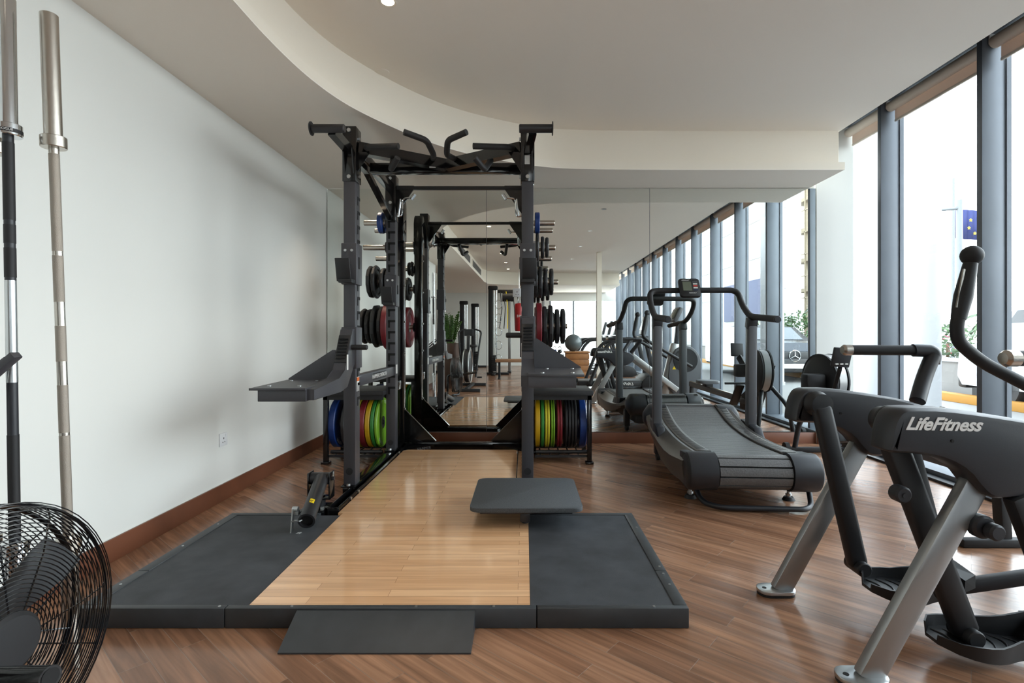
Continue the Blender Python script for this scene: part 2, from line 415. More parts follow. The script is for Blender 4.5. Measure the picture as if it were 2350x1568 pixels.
# windows: deep grey fins with a pane between each pair
ys = [4.80-1.062*k for k in range(13)]
prev = YB
for k, y in enumerate(ys):
    o = B().box(3.27, 3.44, y, y+.046, .03, 3.34, .003).box(3.44, 3.475, y-.008, y+.054, .03, 3.3).build('trim_%d' % (7+k), 'mullion'); struct(o)
    w = struct(B().box(3.446, 3.452, y+.046, prev, .05, 3.28).build('window_%d' % (k+1), 'window_glass'))
    # roller blind with its cloth just let down
    r = thing('roller_blind', 'x', 'blind', (3.35, (y+.046+prev)/2, 3.21), group='roller blinds over the windows')
    r['label'] = ['beige roller blind in the short bay beside the white pier', 'beige rolled blind above the window between the two tall grey fins', 'beige roller blind cut by the top right edge of the picture'][k] if k < 3 else 'beige rolled blind in the mirror, %s bay counted from the pier' % ['third', 'fourth', 'fifth', 'sixth', 'seventh', 'eighth', 'ninth', 'tenth', 'eleventh', 'twelfth'][k-3]
    a, c = y+.06, prev-.012
    B().cyl((3.35, a, 3.215), (3.35, c, 3.215), .045, seg=24).build('roller', 'blind', r)
    B().box(3.377, 3.381, a+.02, c-.02, 3.09, 3.2).build('cloth', 'blind_cloth', r)
    B().box(3.372, 3.388, a+.02, c-.02, 3.072, 3.092, .002).build('bottom_rail', 'blind', r)
    for yy in (a-.008, c-.004): B().box(3.31, 3.39, yy, yy+.01, 3.2, 3.27).build('bracket', 'socket_white', r)
    if k in (3, 5): B().tube([(3.33, c-.03, 3.2), (3.33, c-.03, 1.2), (3.34, c-.05, 1.17), (3.35, c-.07, 1.2), (3.35, c-.07, 3.2)], .0035, 6, .02).build('pull_chain', 'socket_white', r)
    prev = y
# mirrors
def mirror(x0, x1, tilt, label):
    o = B().box(0, x1-x0-.003, 0, .006, 0, 2.645-.122).build('wall_mirror', 'mirror')
    if tilt:       # hinged at its right edge
        o.location = (x0, YB+(x1-x0)*math.tan(tilt), .122); o.rotation_euler = (0, 0, -tilt)
    else: o.location = (x0, YB, .122)
    return tag(o, label, 'mirror', 'tall wall mirrors')
mirror(-2.05, -.393, .00875, 'tall frameless wall mirror next to the left wall, behind the rack')
mirror(-.393, 1.297, 0, 'tall frameless wall mirror in the middle of the three')
mirror(1.297, 3.02, 0, 'tall frameless wall mirror beside the white pier, behind the treadmill')
struct(B().box(-.396, -.392, YB-.001, YB+.01, .122, 2.645).build('trim_40', 'plastic_grey'))
struct(B().box(1.294, 1.298, YB-.001, YB+.01, .122, 2.645).build('trim_41', 'plastic_grey'))
# sockets
def socket(o, right, label, face):
    t = thing('wall_socket', label, 'socket', o); o = V(o); r = V(right); nn = V(face)
    def pl(w, h, d0, d1, c=(0,0)):
        p = o + r*c[0] + V((0,0,c[1])); q = []
        for d in (d0, d1):
            for a, b_ in ((-1,-1),(1,-1),(1,1),(-1,1)): q.append(p + r*(a*w/2) + V((0,0,b_*h/2)) + nn*d)
        return q
    B()._hull(pl(.088, .088, 0, .009), .002).build('plate', 'socket_white', t)
    B()._hull(pl(.012, .02, .008, .012, (.022, .026)), 0).build('switch', 'socket_white', t)
    for c in ((0, .008), (-.012, -.018), (.012, -.018)): B()._hull(pl(.007, .007 if c[0] else .012, .008, .0096, c), 0).build('socket_hole', 'hole_black', t)
socket((XL, 3.565, .415), (0, 1, 0), 'white single power socket low on the left wall', (1, 0, 0))
socket((-.078, YB-.001, 1.563), (1, 0, 0), 'white single power socket mounted on the mirror beside the right rack post', (0, -1, 0))
# downlights
def downlight(x, y, z, on, label, group):
    t = thing('downlight', label, 'ceiling light', (x, y, z), group=group)
    B().lathe([(.036, .0), (.05, -.003), (.052, 0), (.052, .012), (.036, .012), (.036, 0)], (x, y, z), (0, 0, 1)).build('trim_ring', 'light_trim', t)
    B().cyl((x, y, z-.001), (x, y, z+.008), .036, seg=24).build('lens', 'lamp_glow' if on else 'plastic_grey', t)
    if on:
        l = bpy.data.lights.new('lamp', 'SPOT'); l.energy = 22; l.color = (1, .84, .66); l.spot_size = 1.7; l.spot_blend = .8; l.shadow_soft_size = .04
        o = bpy.data.objects.new('lamp', l); C.objects.link(o); o.parent = t; o.location = (0, 0, -.02)
for i, (x, y, z) in enumerate([(-.785, 3.0, 3.04), (-.63, 1.6, 3.04), (-.56, .1, 3.04), (-.54, -1.48, 3.04), (-.5, -3.05, 3.04), (-.48, -4.4, 3.04)]):
    downlight(x, y, z, True, 'lit round downlight at the top edge of the ceiling above the rack' if i == 0 else 'lit round ceiling downlight in the mirror, %s of the row' % ('', 'nearest and largest', 'second nearest', 'third nearest', 'second farthest', 'farthest')[i], 'lit downlights')
downlight(-1.47, 4.86, 2.65, True, 'lit downlight in the low soffit, seen in the mirror beside the left rack posts', 'lit downlights')
for x, y, l in [(1.21, 2.88, 'nearest'), (1.2, 1.2, 'second'), (1.2, -.5, 'third'), (1.2, -2.4, 'farthest')]: downlight(x, y, 3.04, False, 'unlit round downlight in the right half of the mirror, %s of the row' % l, 'unlit downlights')
t = B().lathe([(0, -.004), (.042, -.004), (.046, -.001), (.046, .003), (0, .003)], (-1.03, 3.80, 3.04), (0, 0, 1)).build('ceiling_cover', 'ceiling_paint', off=(-1.03, 3.80, 3.04))
tag(t, 'small round blank cover on the ceiling by the curved edge', 'cover plate')
# air grilles along the far fascia (seen in the mirror)
for k, y in enumerate((-.4, -2.9)):
    t = thing('air_grille', 'long slim air grille in the ceiling step, %s one in the mirror' % ('nearer', 'farther')[k], 'vent', (-1.405, y, 2.86), group='air grilles in the ceiling step')
    B().box(-1.41, -1.395, y-1.0, y+1.0, 2.77, 2.97, .003).build('grille_frame', 'light_trim', t)
    bb = B()
    for j in range(9): bb.box(-1.398, -1.388, y-.97, y+.97, 2.785+j*.019, 2.795+j*.019)
    bb.build('louvre', 'plastic_grey', t)

# ================================================================== outside
struct(B().box(3.53, 60, -60, 80, -.3, -.02).build('ground', 'paving'))
struct(B().box(3.5, 6.5, -20, 24, 6.0, 6.2).build('added_shade_canopy', 'column_white'))  # unseen overhang slab, added to shade the outdoor columns and paving
for a, c in ((-40, -3.6), (9.35, 40)):
    struct(B().box(8.0, 8.25, a, c, -.02, .62).build('garden_wall', 'concrete'))
    struct(B().box(7.94, 8.31, a-.03, c+.03, .62, .68, .01).build('wall_coping', 'column_white'))
struct(B().box(7.3, 7.5, -40, 40, -.02, .12, .01).build('curb', 'curb_yellow'))
for (x, y, r, l) in ((5.63, 7.45, .245, 'round white outdoor column beyond the window'), (5.75, 8.75, .24, 'second white outdoor column, half hidden by the grey fin'), (5.7, -1.2, .25, 'white outdoor column seen only in the mirror')):
    t = thing('outdoor_column', l, 'column', (x, y, -.02)); B().cyl((x, y, -.02), (x, y, 6), r, seg=40).build('shaft', 'column_white', t); B().cyl((x, y, -.02), (x, y, .05), r+.02, seg=40).build('base_ring', 'column_white', t)
t = thing('building', 'white building wall with dark blue panels, seen in the mirror', 'building', (10.2, -14, 0))
B().box(10, 10.6, -60, -9.2, -.02, 9).build('facade', 'facade_white', t)
for a, c in ((-12.6, -10.9), (-15.2, -13.2)): B().box(9.93, 10.02, a, c, 1.75, 3.5).build('blue_panel', 'facade_blue', t)
for z in (2.9, 4.4, 6): B().box(9.98, 10.01, -60, -9.2, z, z+.02).build('joint_line', 'concrete', t)
t = thing('building', 'pale unfinished building with scaffolding, seen in the mirror', 'building', (26, -24, 0))
for j in range(8): B().box(24, 32, -36, -14, j*2.6+2.2, j*2.6+2.5).build('floor_slab', 'scaffold', t)
for y in (-35, -30, -25, -20, -15): B().box(24.5, 25, y, y+.6, 0, 22).build('pillar', 'scaffold', t)
bb = B()
for j in range(12): bb.box(22.9, 23, -36, -14, j*1.8+.5, j*1.8+.58)
for j in range(12): bb.box(22.9, 23, -36+j*2, -35.9+j*2, 0, 21)
bb.build('scaffolding', 'scaffold', t)
def leafball(bb, c, r, n, size, sq=.8):
    for _ in range(n):
        d = V((random.gauss(0,1), random.gauss(0,1), random.gauss(0,1))).normalized()*r*random.uniform(.55, 1)
        p = V(c)+V((d.x, d.y, d.z*sq)); a = V((random.gauss(0,1), random.gauss(0,1), random.gauss(0,1))).normalized(); e = a.orthogonal().normalized()*.45
        bb.quad(p-a*size, p+e*size, p+a*size, p-e*size)
def shrub(x, y, r, label, z=.62, flowers=False, h=.8):
    t = thing('shrub', label, 'shrub', (x, y, z), group='shrubs behind the garden wall')
    bb = B(); leafball(bb, (x, y, z+r*h*.8), r, 420, .07, h); bb.build('foliage', 'leaf', t)
    B().cyl((x, y, 0), (x, y, z+r*.6), .03).build('stem', 'bark', t)
    if flowers:
        bb = B(); leafball(bb, (x, y, z+r*h*.95), r*.9, 40, .05, h); bb.build('blossom', 'blossom', t)
shrub(8.9, 11.0, .55, 'flowering green shrub over the low outdoor wall, right of the round column', flowers=True)
shrub(9.3, 12.3, .55, 'green shrub with pink flowers over the wall, behind the tall arm of the trainer', flowers=True)
shrub(9.0, 13.9, .6, 'yellowish green hedge over the wall, left of the grey fin')
for x, y, l in ((9.0, -4.4, 'green shrub behind the low wall, in the mirror beside the pier'), (9.0, -6.4, 'green shrub behind the low wall, in the mirror over the treadmill grip'), (9.1, -8.1, 'green shrub behind the low wall, far in the mirror')): shrub(x, y, .72, l, h=1)
def palm(x, y, h, label, fr=14, L=1.1):
    t = thing('palm_tree', label, 'tree', (x, y, 0), group='palm trees outside')
    B().tube([(x, y, 0), (x+.05, y, h*.5), (x, y+.03, h)], .09, 10).build('trunk', 'bark', t)
    bb = B()
    for k in range(fr):
        a = 2*PI*k/fr+random.uniform(-.2, .2); el = random.uniform(.1, .9); prevp = V((x, y, h))
        for j in range(1, 8):
            u = j/7; p = V((x, y, h)) + V((math.cos(a), math.sin(a), 0))*(L*u) + V((0, 0, L*(el*u-1.1*u*u)))
            sd = V((-math.sin(a), math.cos(a), 0))*(.20*math.sin(PI*min(u+.1, 1)))*L
            for sgn in (-1, 1): bb.quad(prevp, p, p+sd*sgn+V((0,0,-.08)), prevp+sd*sgn*.9+V((0,0,-.05)))
            prevp = p
    bb.build('fronds', 'leaf', t)
palm(10.6, 16.3, 2.3, 'palm tree beyond the wall, between the white pier and the grey fin', 16, 1.0)
palm(13, 14.4, 1.6, 'low pale palm beyond the wall, right of the round column', 12, 1.0)
palm(8.9, -2.2, .5, 'spiky low palm behind the wall, seen in the mirror', 14, .8)
palm(13, -11.5, 2.4, 'tall palm seen in the mirror', 16, 1.3)
t = thing('lamp_post', 'grey street pole with a short side arm beyond the window', 'pole', (13.3, 16.0, 0))
B().cyl((13.3, 16, 0), (13.3, 16, 5.25), .085).build('pole', 'pole_grey', t); B().tube([(13.3, 16, 5.0), (12.4, 16, 4.92), (11.9, 16, 4.9)], .05).build('side_arm', 'pole_grey', t)
for k, (x, y, z1, m_, lab) in enumerate(((17.2, 21.0, 6.2, 'flag_blue', 'white flagpole with a blue starred flag, beyond the window'), (19.2, 19.8, 6.4, 'flag_green', 'white flagpole with a small green flag at the right edge'))):
    t = thing('flagpole', lab, 'flagpole', (x, y, 0)); B().cyl((x, y, 0), (x, y, z1+1.2), .07).build('pole', 'pole_grey', t)
    bb = B(); n_ = 8; top = []; bot = []
    for j in range(n_+1):
        u = j/n_; w = .10*math.sin(u*7); L_ = 1.5 if k == 0 else .7
        top.append((x+.07+u*L_, y+w, z1-u*u*.35)); bot.append((x+.07+u*L_*.95, y+w+.02, z1-(1.2 if k == 0 else .5)*(1-(0 if k == 0 else u))-u*u*.25))
    for j in range(n_): bb.quad(top[j], top[j+1], bot[j+1], bot[j])
    fo = bb.build('flag', m_, t); md = fo.modifiers.new('thick', 'SOLIDIFY'); md.thickness = .01
    if k == 0:
        for j in range(6):
            a = PI*j/3+.3; c_ = V((x+.85+.32*math.cos(a), y-.12, z1-.72+.32*math.sin(a)))
            st = B(); st.prism([(c_.x+(.07 if q % 2 == 0 else .03)*math.sin(PI*q/5), c_.z+(.07 if q % 2 == 0 else .03)*math.cos(PI*q/5)) for q in range(10)], 'y', c_.y-.01, c_.y+.01); st.build('star', 'yellow_sticker', t)
# cars
def car(x, y, rz, m_, label, suv=False):
    t = thing('car', label, 'car', (x, y, -.02), rz, world=False)
    h = 1.62 if suv else 1.42
    side = [(-2.2, .35), (-2.22, .75), (-2.0, .95), (-1.15, 1.0), (-.55, h-.05), (.2, h), (1.3, h-.03), (1.85, 1.0), (2.2, .95), (2.25, .45), (2.15, .3), (-2.1, .28)]
    def sec(w, k): return [(px, w, pz*k+.02*(1-k)) for px, pz in side]
    def ring(yy, inset):
        r = []
        for px, pz in side:
            ii = inset*(1 if pz < 1.02 else 2.2); r.append((px*(1-.03*inset/.1*0), yy*(1-(.0 if pz < 1.02 else .16)), pz if pz < 1.02 else pz-inset*.3))
        return r
    B().loft([ring(-.88, .1), ring(-.6, 0), ring(.6, 0), ring(.88, .1)]).build('body', m_, t)
    for sgn in (-1, 1):
        B().prism([(-.95, 1.04), (-.48, h-.1), (1.2, h-.1), (1.6, 1.04)], 'y', sgn*.76, sgn*.80).build('side_window', 'car_glass', t)
        for xx in (-1.35, 1.4):
            wh = B().lathe([(0, 0), (.19, 0), (.2, .02), (.32, .02), (.34, .05), (.34, .2), (.3, .22), (0, .22)], (xx, sgn*.9, .34), (0, -sgn, 0), 28).build('wheel', 'soft_black', t)
            B().lathe([(0, -.01), (.17, -.012), (.19, .01), (0, .01)], (xx, sgn*.9, .34), (0, -sgn, 0), 20).build('hubcap', 'zinc', wh)
        B().box(2.18, 2.27, sgn*.62-.13, sgn*.62+.13, .78, .98, .02).build('tail_light', 'tail_red', t)
        B().box(-2.24, -2.12, sgn*.62-.16, sgn*.62+.16, .68, .82, .02).build('headlight', 'zinc', t)
    B()._hull([(-1.14,-.7,1.02),(-1.14,.7,1.02),(-1.1,.7,1.0),(-1.1,-.7,1.0),(-.6,-.62,h-.08),(-.6,.62,h-.08),(-.56,.62,h-.1),(-.56,-.62,h-.1)], 0).build('windscreen', 'car_glass', t)
    B()._hull([(1.84,-.7,1.02),(1.84,.7,1.02),(1.8,.7,1.0),(1.8,-.7,1.0),(1.36,-.62,h-.08),(1.36,.62,h-.08),(1.32,.62,h-.1),(1.32,-.62,h-.1)], 0).build('rear_window', 'car_glass', t)
    gr = B().box(-2.27, -2.2, -.42, .42, .5, .74, .02).build('grille', 'plastic_dark', t)
    if not suv:
        B().tube([(-2.29, .13*math.cos(2*PI*k/24), .64+.13*math.sin(2*PI*k/24)) for k in range(24)], .013, 6, closed=True).build('badge_ring', 'chrome', gr)
        bb = B()
        for a in (PI/2, PI/2+2*PI/3, PI/2+4*PI/3): bb.cyl((-2.29, 0, .64), (-2.29, .13*math.cos(a), .64+.13*math.sin(a)), .016, .004, 8)
        bb.build('badge_star', 'chrome', gr)
    for x0, x1 in ((-2.3, -2.1), (2.12, 2.31)): B().box(x0, x1, -.84, .84, .24, .58, .05).build('bumper', 'plastic_dark', t)
    B().box(-2.33, -2.29, -.26, .26, .34, .45, .01).build('number_plate', 'label_white', t)
car(8.28, 6.75, PI/2-.03, 'car_white', 'white car with dark bumpers and red tail lights parked beyond the window', True)
car(6.6, -3.9, -1.5, 'car_dark', 'dark car front with a round star badge, seen in the mirror')
# ================================================================== lifting platform
t = thing('lifting_platform', 'wide black edged lifting platform with a varnished oak strip between rubber mats', 'platform', (-.55, 2.5, 0))
PX0, PX1, PY0, PY1, PH = -1.725, .632, 2.008, 3.085, .077
B().box(-1.072, .021, PY0+.028, PY1, .0, PH, 0).box(-1.10, -.02, PY1, 4.78, .0, PH, 0).build('oak_board', 'oak_inlay', t)
B().box(PX0+.05, -1.0735, PY0+.03, PY1-.035, .02, PH-.003).build('rubber_mat', 'rubber', t)
B().box(.0225, PX1-.05, PY0+.03, PY1-.035, .02, PH-.003).build('rubber_mat', 'rubber', t)
e = B()
for a, c in ((PX0, -1.155), (-1.152, .045), (.048, PX1)): e.box(a, c, PY0, PY0+.028, 0, PH+.001, .004)
e.build('front_edge', 'edge_trim', t)
for x0, x1 in ((PX0, PX0+.05), (PX1-.05, PX1)):
    B().box(x0, x1, PY0+.029, 2.33, 0, PH+.001, .003).box(x0, x1, 2.333, PY1-.034, 0, PH+.001, .003).build('side_edge', 'edge_trim', t)
B().box(PX0, -1.2, PY1-.033, PY1, 0, PH+.001, .003).build('back_edge', 'edge_trim', t)
B().box(.0225, PX1, PY1-.033, PY1, 0, PH+.001, .003).build('back_edge', 'edge_trim', t)
for x, y in ((-.9, 2.022), (-1.18, 2.022), (-.42, 2.022), (-.12, 2.022), (-1.7, 2.2), (-1.7, 2.6), (-1.7, 2.9), (.61, 2.2), (.61, 2.3), (.61, 2.37), (.61, 2.85), (.5, 2.022)):
    B().cyl((x, y, PH), (x, y, PH+.003), .0055, seg=10).build('screw', 'zinc', t)
tag(B().prism([(1.846, 0), (1.846, .006), (2.002, .072), (2.006, .072), (2.006, 0)], 'x', -.873, -.190).build('ramp', 'edge_trim', off=(-.53, 1.93, 0)), 'short black wedge ramp lying against the front of the platform', 'ramp')

# ================================================================== power rack
RX = (-1.19, .02); R = thing('power_rack', 'tall black power rack with many posts standing over the oak platform', 'power rack', (-.585, 4.2, 0))
YF, YM, YR = 3.55, 4.64, 4.98      # front faces of the three pairs of posts
TW, TD, TOP = .08, .10, 2.545
def sgn(x): return 1 if x < -.5 else -1        # inward direction
for x in RX:
    i = sgn(x)
    for y, nm in ((YF, 'front'), (YM, 'middle')):
        p = B().box(x-TW/2, x+TW/2, y, y+TD, .06, TOP-.01, .004).build('upright', 'rack_grey', R)
        # keyhole slots: front pair on the inner side face, middle pair on the front face
        n_ = 18
        for k in range(n_):
            z = .66+.0985*k+ (0 if y == YM else .03)
            if z > 2.16 - (.0 if y == YM else .0): break
            s_ = B()
            if y == YM:
                s_.box(x-.022, x-.004, y-.002, y+.004, z-.06, z-.002, .001).box(x-.022, x+TW/2+.001, y-.002, y+.004, z-.012, z+.008)
            else:
                fx = x+i*TW/2; s_.box(min(fx-i*.004, fx+i*.002), max(fx-i*.004, fx+i*.002), y+.045, y+.06, z-.05, z).box(min(fx-i*.004, fx+i*.0015), max(fx-i*.004, fx+i*.0015), y+.045, y+TD+.001, z-.01, z+.01)
            s_.build('slot', 'hole_black', p)
        B().box(x-.047, x+.047, y-.006, y+TD+.006, TOP-.375 if y == YF else 2.14, TOP, .004).build('top_sleeve', 'rack_gloss', R)
        for z in ((TOP-.03, TOP-.345) if y == YF else (TOP-.03, 2.30, 2.17)):
            B().cyl((x, y-.006, z), (x, y-.016, z), .014, seg=6).build('bolt', 'zinc', R)
        for z in (TOP-.07, TOP-.33):
            B().cyl((x+i*.047, y+.05, z), (x+i*.057, y+.05, z), .012, seg=6).build('bolt', 'zinc', R)
        B().cyl((x, y-.002, .20 if y == YF else .17), (x, y+.0, .20 if y == YF else .17), .024, seg=24).build('plug', 'plastic_dark', R)
        B().box(x-.05, x+.05, y-.03, y+TD+.03, .098, .108, .002).build('foot_plate', 'rack_gloss', R)
        B().cyl((x, y-.018, .108), (x, y-.018, .122), .013, seg=6).build('bolt', 'zinc', R)
    # rear post with curved head
    B().box(x-TW/2, x+TW/2, YR, YR+.08, .06, 2.38, .004).build('upright', 'rack_gloss', R)
    B().prism([(YR-.05, 2.02), (YR+.085, 2.02), (YR+.085, 2.36), (YR+.06, 2.43), (YR+.02, 2.46), (YR-.03, 2.44), (YR-.055, 2.38)], 'x', x-.046, x+.046, .003).build('post_head', 'rack_gloss', R)
    for z in (.42, .95, 1.25, 1.6, 1.95): B().cyl((x+i*TW/2, YR+.02, z), (x+i*(TW/2+.012), YR+.02, z), .01, seg=6).build('bolt', 'zinc', R)
    # floor rail
    rx = x+i*.05; B().box(rx-.035, rx+.035, 3.115, 5.06, .0, .008).box(rx+i*.029-.004, rx+i*.029+.004, 3.115, 5.06, .0, .10, .002).box(rx-i*.031-.004, rx-i*.031+.004, 3.115, 5.06, .0, .10, .002).box(rx-.035, rx+.035, 3.112, 3.12, 0, .10, .002).build('floor_rail', 'rack_gloss', R)
    B().box(x-.04, x+.04, YF-.02, 5.06, .0, .098, .003).build('side_beam', 'rack_gloss', R)
    for y in (3.32, 3.47, 4.6): B().cyl((rx+i*.033, y, .09), (rx+i*.042, y, .09), .011, seg=6).build('bolt', 'zinc', R)
    # side beam carrying the name
    zz = .805 if i > 0 else .83
    sb = B().box(x-.03, x+.03, YF+TD, YM, .765, .845, .004).build('cross_beam', 'rack_grey', R)
    B().box(x+i*.0305-.001, x+i*.0305+.001, 4.0, 4.36, .778, .832).build('name_plate', 'plastic_dark', sb)
    if i > 0: text('lettering', 'HAMMER STRENGTH', .044, frame((x+.0325, 4.18, .805), (0, 1, 0), (0, 0, 1)), 'white_ink', sb, shear=.15)
    B().box(x-.03, x+.03, YM+TD, YR, .62, .70, .004).build('cross_beam', 'rack_gloss', R)
    B().box(x-.03, x+.03, YF+TD, YM, 2.40, 2.47, .004).build('cross_beam', 'rack_gloss', R)
    B().box(x-.03, x+.03, YM+TD, YR, 2.30, 2.38, .004).build('cross_beam', 'rack_gloss', R)
    B().beam((x-i*.0, YF+TD, 2.44), (x, YM-.01, 2.16), .045, .035).build('brace', 'rack_gloss', R)
    # triangular foot gusset
    B().prism([(x+i*.04, .10), (x+i*.33, .10), (x+i*.33, .115), (x+i*.052, .40), (x+i*.04, .40)], 'y', YR+.02, YR+.028).build('gusset', 'rack_gloss', R)
    B().beam((x+i*.34, YR+.024, .112), (x+i*.045, YR+.024, .412), .03, .008).build('gusset_flange', 'rack_gloss', R)
    # top gusset at the front post and under the multi bar
    B().prism([(x+i*.04, 2.38), (x+i*.13, 2.38), (x+i*.04, 2.235)], 'y', YF+.03, YF+.038).build('gusset', 'rack_gloss', R)
    B().prism([(x+i*.04, 2.46), (x+i*.20, 2.46), (x+i*.20, 2.43), (x+i*.04, 2.20)], 'y', YM+.03, YM+.045).build('gusset', 'rack_gloss', R)
    # band grip in front of the post
    B().beam((x, YF, 2.38), (x-i*.03, YF-.24, 2.42), .05, .055).build('grip_arm', 'rack_gloss', R)
    for dx in (-.03, .03): B().prism([(YF, 2.2), (YF, 2.38), (YF-.05, 2.39)], 'x', x+dx-.004, x+dx+.004).build('gusset', 'rack_gloss', R)
    a, c = (x-i*.155, x+i*.055); g = B().cyl((a, 3.30, 2.43), (c, 3.30, 2.43), .027, bev=.004).build('band_grip', 'rack_black', R)
    B().cyl((a-i*.004, 3.30, 2.43), (a+i*.002, 3.30, 2.43), .043, seg=28).build('end_disc', 'rack_black', g)
    # j hooks
    for y, z in ((YF, 1.60), (YM, 1.51)):
        h = B().box(x-.052, x+.052, y-.014, y+TD+.012, z-.13, z+.15, .005).build('bar_hook', 'rack_grey', R)
        if y == YF or i > 0:
            B().beam((x-i*.012, y-.11, z+.035), (x-i*.012, y-.07, z-.115), .095, .012, up=(0, 1, 0), bev=.003).build('hook_lip', 'plastic_dark', h)
            B().box(x-.045, x+.045, y-.09, y-.014, z-.125, z-.10, .003).build('hook_seat', 'plastic_dark', h)
            for dx in (-.022, .022): B().cyl((x+dx, y-.014, z+.10), (x+dx, y-.022, z+.10), .009, seg=16).build('bolt', 'zinc', h)
            B().box(min(x+i*.052, x+i*.056), max(x+i*.052, x+i*.056), y+.03, y+.055, z-.02, z+.06, .001).build('side_slot', 'hole_black', h)
    # chrome strap hook
    B().tube([(x+i*.045, YM+.02, 2.19), (x+i*.09, YM+.02, 2.18), (x+i*.10, YM+.02, 2.24), (x+i*.10, YM+.02, 2.34), (x+i*.2, YM+.0, 2.345)], .009, 8, .03).tube([(x+i*.07, YM+.0, 2.18), (x+i*.085, YM-.01, 2.26), (x+i*.09, YM-.01, 2.33)], .007, 8).cyl((x+i*.185, YM, 2.33), (x+i*.215, YM, 2.375), .016).build('pull_pin', 'chrome', R)
# between the two sides
B().box(RX[0]+.04, RX[1]-.04, YF+.33, YF+.40, 2.335, 2.405, .004).build('top_beam', 'rack_gloss', R)
for i, x in ((1, RX[0]), (-1, RX[1])):
    B().box(x-.02, x+.02, YF+TD, YF+.40, 2.34, 2.40).build('top_bracket', 'rack_gloss', R)
    B().beam((x+i*.04, YF+.06, 2.415), (-.575, YF+.30, 2.375), .07, .075).build('pull_up_beam', 'rack_gloss', R)
B().box(RX[0]+.04, RX[1]-.04, YM+.02, YM+.06, 2.425, 2.455, .006).build('pull_up_bar', 'rack_black', R)
B().tube([(RX[0]+.03, YM+.1, .05), (-.86, YR+.06, .05), (-.31, YR+.06, .05), (RX[1]-.03, YM+.1, .05)], .05, 4).build('floor_beam', 'rack_gloss', R)
B().box(RX[0]+.04, RX[1]-.04, YR+.01, YR+.06, .03, .10, .004).build('floor_beam', 'rack_gloss', R)
text('lettering', 'HAMMER', .035, frame((-.93, YM+.195, .075), (.69, .55, 0), (0, 0, 1)), 'plastic_grey', R)
B().box(-.69, -.645, YF+.235, YF+.24, 2.34, 2.385).build('label', 'label_white', R)
B().box(.0, .035, YF-.009, YF-.007, 2.285, 2.345).build('label', 'label_white', R)
B().box(RX[0]+.0405, RX[0]+.0415, YF+.03, YF+.08, .74, .84).build('label', 'label_white', R)
B().box(RX[0]+.0405, RX[0]+.042, YF+.03, YF+.08, .81, .835).build('label_stripe', 'orange_sticker', R)
B().box(RX[0]+.0405, RX[0]+.0415, YM+.03, YM+.08, .78, .86).build('label', 'label_white', R)
def grip(pts, r=.0205): B().tube(pts, r, 14, .035).build('pull_up_grip', 'soft_black', R)
for f in (lambda x: x, lambda x: -1.17-x):
    grip([(f(-.66), 3.77, 2.40), (f(-.63), 3.62, 2.375), (f(-.655), 3.50, 2.43), (f(-.79), 3.42, 2.455)])
    grip([(f(-1.10), 3.66, 2.43), (f(-1.06), 3.50, 2.385), (f(-.83), 3.44, 2.37)])
    grip([(f(-.93), 3.70, 2.36), (f(-.90), 3.52, 2.24), (f(-.84), 3.46, 2.30)])
